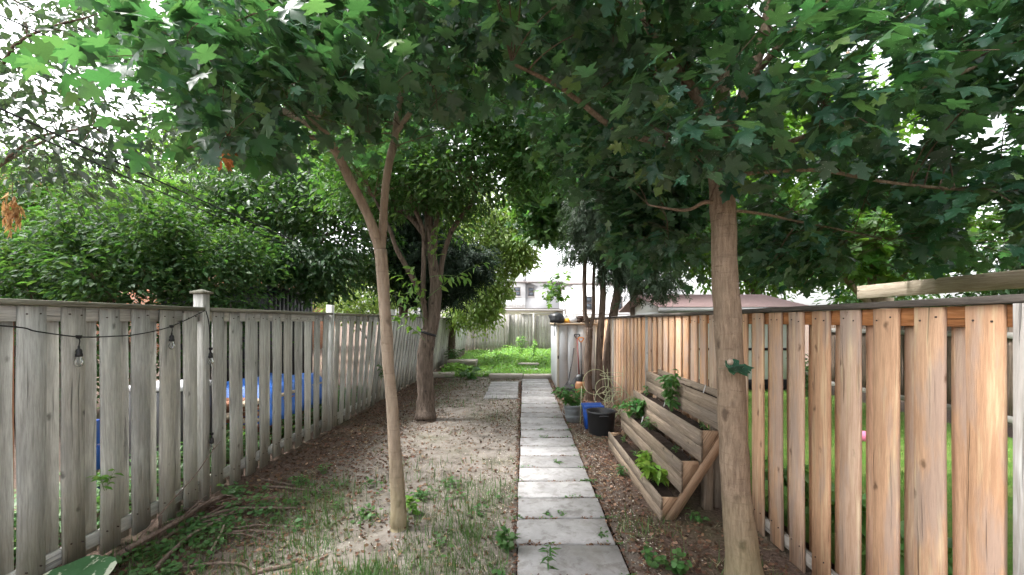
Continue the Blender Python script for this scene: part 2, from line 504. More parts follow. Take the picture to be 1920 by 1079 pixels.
MAT['lawn'] = leafmat('lawn_grass', (0.115, 0.215, 0.04), (0.125, 0.23, 0.05), (0.17, 0.32, 0.06), 0.3, 0.6, 0.55, yellow=(0.24, 0.24, 0.08))
MAT['dead_leaf'] = leafmat('dead_leaf', (0.30, 0.11, 0.035), (0.34, 0.15, 0.06), (0.42, 0.16, 0.05), 0.3, 0.5, 0.7, spec=0.1)
MAT['tan_leaf'] = leafmat('tan_seeds', (0.42, 0.25, 0.10), (0.42, 0.25, 0.11), (0.45, 0.26, 0.1), 0.3, 0.4, 0.7, spec=0.1)
MAT['litter'] = leafmat('brown_litter', (0.13, 0.075, 0.05), (0.16, 0.10, 0.07), (0.1, 0.05, 0.03), 0.1, 1.1, 0.8, yellow=(0.34, 0.24, 0.16), spec=0.1)
MAT['straw'] = leafmat('dry_straw', (0.30, 0.255, 0.17), (0.28, 0.24, 0.16), (0.2, 0.16, 0.1), 0.1, 0.8, 0.8, spec=0.1)
MAT['chips'] = leafmat('pale_chips', (0.40, 0.36, 0.31), (0.38, 0.34, 0.29), (0.1, 0.1, 0.1), 0.02, 0.8, 0.85, spec=0.1)

MAT['bark_pale'] = barkmat('pale_maple_bark', (0.36, 0.285, 0.215), (0.22, 0.165, 0.12), 26, lent=(0.15, 0.105, 0.075), green=(0.24, 0.225, 0.11))
MAT['bark_maple'] = barkmat('striped_maple_bark', (0.30, 0.225, 0.16), (0.15, 0.105, 0.072), 60, lent=(0.10, 0.068, 0.048), green=(0.21, 0.20, 0.10))
MAT['bark_rough'] = barkmat('rough_brown_bark', (0.165, 0.127, 0.10), (0.045, 0.033, 0.026), 30)
MAT['bark_cedar'] = barkmat('cedar_bark', (0.185, 0.135, 0.105), (0.075, 0.05, 0.04), 30)
MAT['twig'] = barkmat('twig_bark', (0.17, 0.12, 0.085), (0.08, 0.055, 0.04), 30)
MAT['stick'] = barkmat('dead_stick_bark', (0.22, 0.165, 0.135), (0.09, 0.062, 0.05), 40)
MAT['stick_pale'] = barkmat('bare_stick', (0.46, 0.38, 0.30), (0.30, 0.23, 0.17), 40)
MAT['stem'] = plain('green_stem', (0.10, 0.17, 0.05), 0.6)

MAT['shed_metal'] = plain('grey_painted_metal', (0.50, 0.52, 0.54), 0.45, 0.4, 0.0, 0.08, 2.5, dirt=(0.30, 0.29, 0.27), bscale=12, bstr=0.05, dirt_lo=0.56)
MAT['shed_trim'] = plain('cream_trim', (0.55, 0.52, 0.44), 0.5, 0.4, var=0.1)
MAT['shed_roof'] = plain('tan_roof_edge', (0.40, 0.32, 0.23), 0.7, var=0.15)
MAT['galv'] = plain('galvanised_steel', (0.38, 0.41, 0.43), 0.42, 0.5, 0.75, 0.2, 14, bscale=30, bstr=0.08)
MAT['black_plastic'] = plain('black_plastic', (0.022, 0.023, 0.026), 0.42, 0.45, var=0.25, dirt=(0.07, 0.06, 0.05), dirt_lo=0.58)
MAT['blue_plastic'] = plain('blue_plastic', (0.015, 0.075, 0.34), 0.45, 0.45, var=0.25, dirt=(0.05, 0.08, 0.2), dirt_lo=.55)
MAT['tarp'] = plain('blue_tarp', (0.02, 0.11, 0.42), 0.5, 0.4, var=0.3, scale=9, dirt=(0.10, 0.17, 0.34), bscale=16, bstr=1.0)
MAT['orange_plastic'] = plain('orange_grip', (0.62, 0.23, 0.06), 0.45, 0.4)
MAT['brown_plastic'] = plain('brown_blade', (0.24, 0.11, 0.045), 0.5, 0.4)
MAT['maroon'] = plain('maroon_shaft', (0.15, 0.03, 0.025), 0.45, 0.4)
MAT['wire'] = plain('pale_green_wire', (0.42, 0.44, 0.27), 0.5, 0.4)
MAT['white_paint'] = plain('white_paint', (0.78, 0.79, 0.80), 0.6, 0.3, var=0.04, dirt=(0.55, 0.55, 0.53), dirt_lo=0.6)
MAT['yellow'] = plain('yellow_plastic', (0.75, 0.36, 0.04), 0.5, 0.4)
MAT['pink'] = plain('pink_plastic', (0.75, 0.18, 0.3), 0.5, 0.4)
MAT['black_paint'] = plain('black_painted_boards', (0.012, 0.013, 0.018), 0.5, 0.35, var=0.3)
MAT['cable'] = plain('black_rubber', (0.012, 0.012, 0.013), 0.5, 0.4)
MAT['soil'] = plain('dark_potting_soil', (0.022, 0.015, 0.012), 0.95, 0.1, var=0.6, scale=40, bscale=90, bstr=0.9)
MAT['stucco_a'] = plain('white_stucco', (0.52, 0.51, 0.50), 0.9, 0.1, var=0.05, scale=1.5, dirt=(0.42, 0.41, 0.40), dirt_lo=0.5)
MAT['stucco_b'] = plain('grey_stucco', (0.38, 0.38, 0.39), 0.9, 0.1, var=0.06, scale=1.5)
MAT['olive_wall'] = plain('olive_block_wall', (0.27, 0.26, 0.19), 0.9, 0.1, var=0.2, scale=1.0, dirt=(0.2, 0.2, 0.17))
MAT['roof_dark'] = plain('dark_shingles', (0.11, 0.095, 0.085), 0.9, 0.1, var=0.3, scale=20)
MAT['roof_pink'] = plain('pink_red_shingles', (0.30, 0.215, 0.21), 0.9, 0.1, var=0.25, scale=14)
MAT['window_frame'] = plain('window_frame_paint', (0.24, 0.21, 0.20), 0.6)
MAT['sill'] = plain('stone_sill', (0.5, 0.48, 0.46), 0.8)
MAT['glass_dark'] = plain('dark_window_glass', (0.10, 0.12, 0.14), 0.08, 0.6, var=0.1, bstr=0.0)
MAT['slab_stone'] = plain('weathered_stone', (0.36, 0.325, 0.285), 0.9, 0.15, var=0.25, scale=5, dirt=(0.24, 0.2, 0.16), bscale=50, bstr=0.4)
MAT['cloth_grey'] = plain('grey_bag', (0.5, 0.5, 0.52), 0.8, var=0.3, scale=12)
MAT['log'] = plain('dark_log', (0.07, 0.045, 0.035), 0.9, var=0.4, scale=30)

m = NT('clear_bulb_glass')
g = m.n('BsdfGlass', {'Color': (0.95, 0.96, 0.95, 1), 'Roughness': 0.02, 'IOR': 1.45})
MAT['bulb'] = m.done(g)

m = NT('brick_wall')
c = m.n('TexCoord').outputs['Object']
bk = m.n('TexBrick', {'Vector': m.n('Mapping', {'Vector': c, 'Rotation': (R(90), 0, 0)}).outputs[0], 'Color1': (0.44, 0.19, 0.09, 1), 'Color2': (0.36, 0.15, 0.075, 1), 'Mortar': (0.4, 0.36, 0.31, 1),
                      'Scale': 1.0, 'Mortar Size': 0.01, 'Brick Width': 0.22, 'Row Height': 0.075})
MAT['brick'] = m.done(m.bsdf(bk.outputs[0], 0.9, 0.1))

# concrete path slabs
m = NT('concrete_slab')
c = coords(m)
n1 = m.noise(c, 3.2, 6, 0.65)
n2 = m.noise(c, 45.0, 4, 0.7)
n3 = m.noise(c, 9.0, 5, 0.7, 0.4)
rnd = m.n('ObjectInfo').outputs['Random']
col = m.ramp(n1, [(0.32, (0.215, 0.209, 0.207)), (0.48, (0.285, 0.278, 0.277)), (0.68, (0.36, 0.352, 0.352))])
col = m.mix(m.math('MULTIPLY', m.ramp(n3, [(0.50, 0.0), (0.64, 1.0)]), 0.65), col, (0.15, 0.138, 0.13))
n4 = m.noise(c, 1.7, 5, 0.7)
col = m.mix(m.math('MULTIPLY', m.ramp(n4, [(0.55, 0.0), (0.66, 1.0)]), 0.5), col, (0.20, 0.185, 0.165))
col = m.mix(m.math('MULTIPLY', m.ramp(n2, [(0.55, 0.0), (0.68, 1.0)]), 0.4), col, (0.25, 0.235, 0.225))
col = m.n('HueSaturation', {'Value': m.math('ADD', m.math('MULTIPLY', rnd, 0.34), 0.86), 'Color': col}).outputs[0]
MAT['concrete'] = m.done(m.bsdf(col, 0.88, 0.2, bump=m.math('ADD', n2, m.math('MULTIPLY', n3, 0.7)), bstr=0.35, bdist=0.006))

# bare ground: pale trodden clay, darker mulch along the fences, gritty
m = NT('bare_ground')
c = m.n('TexCoord').outputs['Object']
xyz = m.n('SeparateXYZ', {0: c})
big = m.noise(c, 0.9, 4, 0.6)
mid = m.noise(c, 4.5, 6, 0.68, 0.3)
fine = m.noise(c, 38.0, 5, 0.7)
grit = m.noise(c, 140.0, 3, 0.7)
clay = m.ramp(mid, [(0.34, (0.115, 0.098, 0.084)), (0.47, (0.20, 0.176, 0.152)), (0.64, (0.275, 0.248, 0.22))])
mulch = m.ramp(fine, [(0.33, (0.05, 0.034, 0.027)), (0.55, (0.13, 0.09, 0.072)), (0.72, (0.25, 0.19, 0.155))])
# distance from the trodden middle (x about -0.9)
dx = m.math('ABSOLUTE', m.math('ADD', xyz.outputs[0], 0.75))
mm = m.ramp(m.math('ADD', m.math('MULTIPLY', dx, 0.38), m.math('MULTIPLY', m.math('SUBTRACT', mid, 0.5), 0.9)), [(0.40, 0.0), (0.66, 1.0)])
col = m.mix(mm, clay, mulch)
col = m.mix(m.math('MULTIPLY', m.ramp(fine, [(0.56, 0.0), (0.70, 1.0)]), 0.55), col, (0.085, 0.062, 0.048))
col = m.mix(m.math('MULTIPLY', m.ramp(grit, [(0.60, 0.0), (0.72, 1.0)]), 0.5), col, (0.36, 0.32, 0.28))
gm = m.ramp(big, [(0.50, 0.0), (0.66, 0.35)])
col = m.mix(gm, col, (0.095, 0.11, 0.05))
MAT['ground'] = m.done(m.bsdf(col, 0.95, 0.1, bump=m.math('ADD', m.math('ADD', mid, fine), m.math('MULTIPLY', grit, 0.6)), bstr=0.8, bdist=0.02))

m = NT('lawn_ground')
c = m.n('TexCoord').outputs['Object']
n1 = m.noise(c, 3.0, 5, 0.6)
n2 = m.noise(c, 60.0, 4, 0.7)
col = m.mix(m.ramp(n2, [(0.35, 0.0), (0.65, 1.0)]), (0.05, 0.10, 0.02), (0.12, 0.22, 0.04))
col = m.mix(m.math('MULTIPLY', m.ramp(n1, [(.45, 0.0), (.6, 1.0)]), 0.6), col, (0.17, 0.20, 0.06))
MAT['lawn_ground'] = m.done(m.bsdf(col, 0.95, 0.1, bump=n2, bstr=0.8, bdist=0.02))

m = NT('variegated_squash_leaf')
c = m.n('TexCoord').outputs['Object']
n1 = m.noise(c, 9.0, 3, 0.6)
n2 = m.noise(c, 40.0, 3, 0.6)
col = m.mix(m.ramp(n1, [(0.57, 0.0), (0.60, 1.0)]), (0.05, 0.13, 0.05), (0.55, 0.58, 0.45))
col = m.mix(m.math('MULTIPLY', n2, 0.3), col, (0.03, 0.08, 0.03))
MAT['squash'] = m.done(m.bsdf(col, 0.6, 0.3, bump=n2, bstr=0.4, bdist=0.01))


# ------------------------------------------------------------------ planks
PLANKS = {}
def plank_mesh(L, w, t, mat, c=0.004, warp=0.0, var=0, nails=False):
    """board with its grain along local Z, base at the origin, width in X, thickness in Y"""
    key = (round(L, 3), round(w, 3), round(t, 3), mat, c, warp, var, nails)
    if key in PLANKS: return PLANKS[key]
    mb = MB()
    rr = random.Random(hash((round(L * 1000), round(w * 1000), var)) & 0xffff)
    n = 4 if warp else 2
    hx, hy = w / 2, t / 2
    sec = [(-hx + c, -hy), (hx - c, -hy), (hx, -hy + c), (hx, hy - c), (hx - c, hy), (-hx + c, hy), (-hx, hy - c), (-hx, -hy + c)]
    V = []
    for i in range(n):
        z = L * i / (n - 1)
        ox = rr.uniform(-1, 1) * warp if 0 < i < n - 1 else rr.uniform(-0.6, 0.6) * warp
        oy = rr.uniform(-1, 1) * warp * 0.7
        tw = rr.uniform(-1, 1) * warp * 1.2
        sw = 1 + rr.uniform(-1, 1) * warp * 2.5
        for x, y in sec:
            V.append((x * sw + ox, y + oy + tw * x / hx * 0.5, z + (rr.uniform(-1, 1) * warp * 0.8 if i in (0, n - 1) else 0)))
    F = []
    for i in range(n - 1):
        for k in range(8):
            F.append((i * 8 + k, i * 8 + (k + 1) % 8, i * 8 + 8 + (k + 1) % 8, i * 8 + 8 + k))
    F.append(tuple(range(8))[::-1]); F.append(tuple(range((n - 1) * 8, n * 8)))
    mb.add(V, F)
    nq = sum(len(f) for k_, f in mb.f)
    if nails:
        for zz in (L - .055, .16):
            for sx in (-.27, .26):
                x0, z0 = w * sx + rr.uniform(-.006, .006), zz + rr.uniform(-.012, .012)
                rn = .0032
                V = [(x0 + rn * math.cos(q), hy + warp * 1.4 + .0015, z0 + rn * 1.5 * math.sin(q)) for q in np.linspace(0, 2 * math.pi, 6, endpoint=False)]
                V += [(v[0], hy - .004, v[2]) for v in V]
                mb.add(V, [tuple(range(6))[::-1]] + [(k, (k + 1) % 6, 6 + (k + 1) % 6, 6 + k) for k in range(6)])
    me = mb.mesh('board', MAT[mat])
    if nails:
        me.materials.append(MAT['nail'])
        # sizes are grouped in the order they were added
        idx = np.zeros(len(me.polygons), dtype=np.int32); idx[nq:] = 1
        me.polygons.foreach_set('material_index', idx)
    PLANKS[key] = me
    return me


def plank(name, p0, p1, w, t, mat, parent, face=(0, 0, 1), warp=0.0, var=0, c=0.004, nails=False):
    """board from p0 to p1; `face` is roughly the direction its thin side (local Y) points to"""
    p0, p1 = Vector(p0), Vector(p1)
    z = (p1 - p0); L = z.length; z.normalize()
    y = Vector(face); y = (y - z * y.dot(z)).normalized()
    x = y.cross(z)
    M = Matrix((x, y, z)).transposed().to_4x4()
    M.translation = p0
    return link(name, plank_mesh(L, w, t, mat, c, warp, var, nails), parent, M=M)


# ------------------------------------------------------------------ the ground
def ground_z(x, y):
    v = Vector((x * 0.9, y * 0.9, 0.3))
    z = 0.020 * noise.noise(v) + 0.010 * noise.noise(v * 3.7) + 0.004 * noise.noise(v * 13)
    if -0.14 < x < 0.8: z = min(z, 0.004) * 0.5
    if -0.045 < x < 0.74 and y < 12.3: z = -0.07
    if -.83 < x < -.12 and 9.5 < y < 12.1: z = -.05
    if x < -2.3: z += 0.02 * min(1.0, (-2.3 - x) / 0.5)
    return z


xs = np.concatenate([[-900, -300, -120, -60, -30, -16, -10, -7, -5, -4, -3.4], np.arange(-3.15, 2.3, 0.05), [2.6, 3.2, 4.2, 6, 9, 14, 25, 50, 120, 300, 900]])
ys = np.concatenate([[-300, -80, -25, -8, -2, 0.5, 1.2], np.arange(1.6, 9.0, 0.06), np.arange(9.0, 15, 0.15), [15.6, 16.5, 18, 20, 23, 27, 33, 45, 70, 120, 300, 900]])
V = np.array([(x, y, ground_z(x, y)) for y in ys for x in xs])
nx, ny = len(xs), len(ys)
ii, jj = np.meshgrid(np.arange(nx - 1), np.arange(ny - 1))
b = (jj * nx + ii).ravel()
mb = MB(); mb.add(V, np.stack([b, b + 1, b + nx + 1, b + nx], 1))
tag(mb.build('ground', MAT['ground'], smooth=True), kind='structure')

# neighbour's lawn beyond the cedar fence
LX0, LX1, LY0, LY1 = 2.12, 6.9, -1.0, 10.2
mb = MB()
gx = np.linspace(LX0, LX1, 40); gy = np.linspace(LY0, LY1, 80)
V = np.array([(x, y, 0.055 + 0.012 * noise.noise(Vector((x * 1.3, y * 1.3, 4)))) for y in gy for x in gx])
ii, jj = np.meshgrid(np.arange(39), np.arange(79)); b = (jj * 40 + ii).ravel()
mb.add(V, np.stack([b, b + 1, b + 41, b + 40], 1))
tag(mb.build('lawn', MAT['lawn_ground'], smooth=True), kind='structure')

# path of concrete slabs
path = tag(bpy.data.objects.new('path', None), kind='structure'); COL.objects.link(path)
def slab_mesh(w, d, h, var):
    mb = MB(); rr = random.Random(var)
    mb.cham(-w / 2, w / 2, -d / 2, d / 2, 0, h, 0.006 + 0.004 * rr.random())
    me = mb.mesh('slab', MAT['concrete'])
    for v in me.vertices:
        v.co.x += rr.uniform(-.004, .004); v.co.y += rr.uniform(-.003, .003)
    return me
mb = MB(); mb.box(-.05, .745, .9, 12.25, -.062, -.012); mb.build('joint_soil', MAT['soil'], path)
mb = MB(); mb.box(-.86, -.055, 9.4, 12.1, -.062, -.012); mb.build('joint_soil', MAT['soil'], path)
SL = [slab_mesh(0.748, 0.393, 0.075, k) for k in range(4)]
for k in range(-5, 22):
    o = link('paving_slab', SL[k % 4], path, (0.335 + random.uniform(-.008, .008) + 0.0022 * k, 3.207 + 0.4209 * (k + 0.5), -0.045 + random.uniform(-.004, .004)))
    o.rotation_euler = (random.uniform(-.010, .010), random.uniform(-.012, .012), random.uniform(-.012, .012))
for k in range(14, 20):
    o = link('paving_slab', SL[k % 4], path, (-0.475 + random.uniform(-.008, .008), 3.207 + 0.4209 * (k + 1.0), -0.045 + random.uniform(-.004, .004)))
    o.rotation_euler = (0, random.uniform(-.008, .008), random.uniform(-.012, .012))

# ------------------------------------------------------------------ fences
# grey fence on the left
FX = -3.02
fl = thing('wooden_fence', 'long weathered grey board fence behind the forked maple, hung with string lights', 'fence', (FX, 0, 0))
def lean(Y):
    return 0.0 if Y < 6.0 else min((Y - 6.0) / 3.5, 1.0) * 0.13
posts = [-1.15, 1.43, 4.02, 6.62, 9.2, 11.8, 14.4, 17.0, 19.6, 22.0]
def fpos(Y, x, z):
    return Vector((x + lean(Y) * z, Y, z))
for Y in posts:
    top = 1.955 if Y < 14 else 1.9
    o = plank('post', fpos(Y, 0.0, -0.05), fpos(Y, 0.0, top), 0.092, 0.092, 'fence_grey', fl, (1, 0, 0))
    if Y < 6:
        mb = MB(); mb.cham(-0.068, 0.068, -0.068, 0.068, top + 0.053, top + 0.077, 0.006)
        mb.add([(-.055, -.055, top + .0772), (.055, -.055, top + .0772), (.055, .055, top + .0772), (-.055, .055, top + .0772), (0, 0, top + .10)],
               [(0, 1, 4), (1, 2, 4), (2, 3, 4), (3, 0, 4)])
        pc = mb.build('post_cap', MAT['cap_grey'], o)
for a_, b_ in zip(posts[:-1], posts[1:]):
    a2, b2 = a_ + 0.048, b_ - 0.048
    for z0, z1 in ((1.700, 1.795), (0.115, 0.215)):
        zc = (z0 + z1) / 2
        plank('rail', fpos(a2, 0, zc), fpos(b2, 0, zc), z1 - z0, 0.03, 'fence_grey', fl, (1, 0, 0))
    plank('cap_board', fpos(a2, 0.005, 1.815), fpos(b2, 0.005, 1.815), 0.135, 0.033, 'cap_grey', fl, (0, 0, 1))
    n = max(3, round((b2 - a2) / 0.242))
    pit = (b2 - a2) / n
    for i in range(n):
        Y = a2 + pit * (i + 0.5)
        hgt = 1.792
        w = random.choice((0.146, 0.150, 0.154))
        zb = random.uniform(0.01, 0.06)
        tilt = random.gauss(0, 0.004) + (random.gauss(0, 0.007) if Y > 7 else 0)
        v = random.randrange(6)
        plank('picket', fpos(Y - tilt, 0.028, zb), fpos(Y + tilt, 0.028, hgt), w, 0.021, 'fence_grey', fl, (1, 0, 0), warp=0.006, var=v, nails=Y < 8)
        Y2 = a2 + pit * (i + 1.0)
        if i < n - 1:
            plank('picket', fpos(Y2 - tilt, -0.028, zb + .01), fpos(Y2 + tilt, -0.028, 1.775), w, 0.021, 'fence_grey', fl, (1, 0, 0), warp=0.006, var=v)

# cedar fence on the right
GX = 1.93
fr = thing('cedar_fence', 'orange cedar board fence with dark cap rail beside the tiered planter', 'fence', (GX, 0, 0))
rposts = [-0.80, 1.58, 4.08, 6.5, 8.92, 11.3, 13.8]
for Y in rposts:
    plank('post', (0.0 if Y != 1.58 else -0.02, Y, -0.05), (0.0 if Y != 1.58 else -0.02, Y, 1.768), 0.09, 0.09, 'cedar_post', fr, (1, 0, 0))
for a_, b_ in zip(rposts[:-1], rposts[1:]):
    a2, b2 = a_ + 0.047, b_ - 0.047
    plank('rail', (0, a2, 1.722), (0, b2, 1.722), 0.09, 0.036, 'cedar_rail', fr, (1, 0, 0))
    plank('rail', (0, a2, 0.10), (0, b2, 0.10), 0.09, 0.036, 'cedar_post', fr, (1, 0, 0))
    plank('cap_board', (0, a_ + .002, 1.787), (0, b_ - .002, 1.787), 0.13, 0.032, 'cap_dark', fr, (0, 0, 1))
    n = round((b2 - a2) / 0.232); pit = (b2 - a2) / n
    for i in range(n):
        Y = a2 + pit * (i + 0.5)
        tilt = random.gauss(0, 0.003)
        w = random.choice((0.146, 0.15, 0.154)); v = random.randrange(6); zb = random.uniform(0.0, 0.03)
        plank('picket', (-0.030, Y - tilt, zb), (-0.030, Y + tilt, 1.766), w, 0.02, 'cedar', fr, (-1, 0, 0), warp=0.003, var=v, nails=Y < 7)
        Y2 = a2 + pit * (i + 1.0)
        if i < n - 1:
            plank('picket', (0.030, Y2 - tilt, zb + .04), (0.030, Y2 + tilt, 1.74), w, 0.02, 'cedar', fr, (-1, 0, 0), warp=0.003, var=v)

# grey fence and gate at the far end
ff = thing('back_fence', 'tall pale grey board fence with a gate across the end of the yard', 'fence', (0, 22.4, 0))
x = -3.9; k = 0
while x < 4.0:
    w = 0.14 if not (-0.75 < x < 0.55) else 0.16
    zt = 2.06 + random.uniform(-.02, .02) - (0.04 if x > 0.6 else 0)
    plank('board', (x + w / 2, random.uniform(-.008, .008), 0.02), (x + w / 2 + random.gauss(0, .006), random.uniform(-.008, .008), zt), w, 0.022, 'fence_far', ff, (0, -1, 0), warp=0.004, var=k % 5)
    x += w + random.uniform(0.008, 0.03); k += 1
for xx in (-3.6, -0.72, 0.6, 2.6):
    plank('post', (xx, -0.07, 0), (xx, -0.07, 2.1), 0.09, 0.09, 'fence_far', ff, (0, -1, 0))
for z in (0.45, 1.75):
    plank('rail', (-3.9, 0.045, z), (4.0, 0.045, z), 0.09, 0.04, 'fence_far', ff, (0, -1, 0))
plank('gate_rail', (-0.05, -0.03, 2.11), (2.2, -0.03, 2.13), 0.06, 0.05, 'cedar_post', ff, (0, -1, 0))

# brown fence on the far side of the neighbour's lawn
fn = thing('brown_fence', 'low dark brown board fence across the bright lawn, seen through the cedar boards', 'fence', (7.0, 0, 0))
Y = -0.6; k = 0
while Y < 10.3:
    plank('board', (0, Y, 0.28), (0, Y, 1.62), 0.14, 0.02, 'brown_boards', fn, (-1, 0, 0), warp=0.003, var=k % 4)
    Y += 0.155; k += 1
for z in (0.30, 1.50):
    plank('rail', (-0.032, -0.7, z), (-0.032, 10.3, z), 0.09, 0.04, 'fence_far', fn, (-1, 0, 0))
for Y in (-0.5, 2.0, 4.4, 6.8, 9.2):
    plank('post', (0.06, Y, 0), (0.06, Y, 1.66), 0.09, 0.09, 'brown_boards', fn, (-1, 0, 0))

# ------------------------------------------------------------------ leaf shapes
def proto(v, faces):
    by = {}
    for f in faces: by.setdefault(len(f), []).append(f)
    return np.array(v, dtype=float), [(k, np.array(a)) for k, a in by.items()]

HALF = [(.12, -.085), (.27, -.075), (.45, .015), (.34, .115), (.315, .19), (.43, .25), (.66, .45), (.50, .475), (.44, .56), (.245, .455), (.235, .60), (.30, .74), (.15, .79)]
def maple_proto(seed, petiole=True):
    rr = random.Random(seed)
    cur = rr.uniform(0.08, 0.62); fold = rr.uniform(-.1, 0.38); tw = rr.uniform(-.3, .3)
    pts = [(0, 0)] + [(x * rr.uniform(.93, 1.07), y + rr.uniform(-.02, .02)) for x, y in HALF] + [(0, 1.0)] + [(-x * rr.uniform(.93, 1.07), y + rr.uniform(-.02, .02)) for x, y in HALF[::-1]]
    pts = [(0.0, 0.27)] + pts
    V = [(x, y, fold * abs(x) - cur * (x * x * 1.1 + max(0, y - .25) ** 2) + tw * x * y + 0.05 * math.sin(7 * x + seed) * y) for x, y in pts]
    n = len(pts) - 1
    F = [(0, 1 + i, 1 + (i + 1) % n) for i in range(n)]
    F = [f[::-1] for f in F] if False else F
    if petiole:
        k = len(V)
        V += [(-.012, 0, 0), (.012, 0, 0), (.010, -.42, .10), (-.010, -.42, .10)]
        F.append((k, k + 1, k + 2, k + 3))
    return proto(V, F)
MAPLE = [maple_proto(s) for s in range(8)]
OVAL = [proto([(0, 0, 0), (.20, .28, .05 + d), (.19, .62, .04), (0, 1, -.12 - d), (-.19, .62, .04), (-.20, .28, .05), (0, .45, -.02)],
              [(0, 1, 6), (1, 2, 6), (2, 3, 6), (3, 4, 6), (4, 5, 6), (5, 0, 6)]) for d in (0.0, .05, .12)]
SIMPLE = [proto([(0, 0, 0), (.24, .45, .05), (0, 1, -.1 - d), (-.24, .45, .05)], [(0, 1, 2), (0, 2, 3)]) for d in (0.0, .1)]
LANCE = [proto([(0, 0, 0), (.11, .4, .03), (0, 1, -.14 - d), (-.11, .4, .03)], [(0, 1, 2), (0, 2, 3)]) for d in (0.0, .12)]
def pinnate():
    V, F = [], []
    for i in range(7):
        t = .2 + .12 * i
        for s_ in (-1, 1):
            k = len(V)
            L = .30 * (1 - .5 * abs(i - 3) / 5)
            V += [(0, t, -.15 * t * t), (s_ * L * .5, t + .03, .02 - .15 * t * t), (s_ * L, t + .09, -.08 - .15 * t * t), (s_ * L * .5, t + .10, .02 - .15 * t * t)]
            F.append((k, k + 1, k + 2, k + 3) if s_ > 0 else (k + 3, k + 2, k + 1, k))
    return proto(V, F)
PINN = [pinnate()]
def frond(seed):
    rr = random.Random(seed); V, F = [], []
    def strip(x0, y0, x1, y1, w):
        k = len(V)
        dx, dy = x1 - x0, y1 - y0; L = math.hypot(dx, dy); px, py = -dy / L * w, dx / L * w
        zf = lambda x, y: -.30 * y * y - .3 * abs(x)
        V.extend([(x0 + px, y0 + py, zf(x0, y0)), (x0 - px, y0 - py, zf(x0, y0)), ((x0 + x1) / 2 - px * 1.3, (y0 + y1) / 2 - py * 1.3, zf((x0 + x1) / 2, (y0 + y1) / 2)), (x1, y1, zf(x1, y1)), ((x0 + x1) / 2 + px * 1.3, (y0 + y1) / 2 + py * 1.3, zf((x0 + x1) / 2, (y0 + y1) / 2))])
        F.append((k, k + 1, k + 2, k + 3, k + 4))
    strip(0, 0, 0, 1, .02)
    for i in range(6):
        t = .12 + .13 * i; s_ = 1 if i % 2 else -1
        L = .38 * (1 - .45 * t) * rr.uniform(.8, 1.2)
        strip(0, t, s_ * L * .75, t + L * .75, .028)
    return proto(V, F)
FROND = [frond(s) for s in range(3)]
ROUND = [proto([(0, 0, 0), (.4, .15, .04), (.5, .55, .05), (.3, .92, .03), (0, .85, 0), (-.3, .92, .03), (-.5, .55, .05), (-.4, .15, .04)], [(0, 1, 2, 3, 4), (0, 4, 5, 6, 7)])]
BLADE = [proto([(-.035, 0, 0), (.035, 0, 0), (.025, .5, .08 + d), (-.025, .5, .08 + d), (0, 1, .42 + d * 3)], [(0, 1, 2, 3), (3, 2, 4)]) for d in (0.0, .12, .25)]
HOSTA = [proto([(0, 0, 0), (.16, .2, .10), (.22, .45, .10), (.13, .78, 0), (0, 1, -.12), (-.13, .78, 0), (-.22, .45, .10), (-.16, .2, .10), (0, .45, .04)],
               [(0, 1, 8), (1, 2, 8), (2, 3, 8), (3, 4, 8), (4, 5, 8), (5, 6, 8), (6, 7, 8), (7, 0, 8)])]
FLAKE = [proto([(0, 0, 0), (.35, .3, .16), (.25, .8, .10), (0, 1, .22), (-.3, .7, .05), (-.32, .25, .18)], [(0, 1, 2, 3), (0, 3, 4, 5)])]
CHIP = [proto([(-.5, -.3, 0), (.5, -.35, 0), (.45, .3, 0), (-.4, .35, 0), (0, 0, .22)], [(0, 1, 4), (1, 2, 4), (2, 3, 4), (3, 0, 4)])]


def frames(N, T, scale):
    """rotation matrices: local Y along T, local Z along N"""
    T = T / np.maximum(np.linalg.norm(T, axis=1, keepdims=True), 1e-9)
    N = N - T * np.sum(N * T, 1, keepdims=True)
    N /= np.maximum(np.linalg.norm(N, axis=1, keepdims=True), 1e-9)
    X = np.cross(T, N)
    return np.stack([X, T, N], 2) * np.asarray(scale)[:, None, None]


def leaf_clouds(mb, protos, pos, out, size, droop, flat, parent=None, part_mesh=None, n_parts=0, base=(0, 0, 0)):
    """scatter leaves at pos (n x 3, world); `out` is the outward direction; the largest in view become parts"""
    n = len(pos)
    N = np.stack([RNG.normal(0, flat, n), RNG.normal(0, flat, n), np.ones(n)], 1)
    T = out + RNG.normal(0, .7, (n, 3))
    T[:, 2] -= droop * (0.5 + RNG.random(n))
    M = frames(N, T, size)
    which = RNG.integers(0, len(protos), n)
    keep = np.ones(n, bool)
    rel_ = pos - np.asarray(base)
    if n_parts:
        px, py = proj(pos)
        vis = (px > -20) & (px < 1940) & (py > -20) & (py < 1090) & (pos[:, 1] > 0.5)
        app = np.where(vis, size / np.maximum(pos[:, 1], .3), 0)
        top = np.argsort(-app)[:n_parts]
        for i in top:
            if app[i] <= 0: break
            m4 = Matrix(M[i].tolist()).to_4x4(); m4.translation = rel_[i].tolist()
            link('leaf', part_mesh[which[i]], parent, M=m4)
            keep[i] = False
    for w in range(len(protos)):
        s_ = keep & (which == w)
        mb.inst(protos[w], M[s_], rel_[s_])


def proto_mesh(p, mat):
    mb = MB(); mb.inst(p, np.eye(3)[None], np.zeros((1, 3)))
    return mb.mesh('leaf', mat, smooth=True)


def in_blob(c, r, n, shell=0.0):
    out = []
    while len(out) < n:
        p = RNG.uniform(-1, 1, 3); d = np.linalg.norm(p)
        if shell < d <= 1: out.append(np.asarray(c) + p * np.asarray(r))
    return np.array(out)


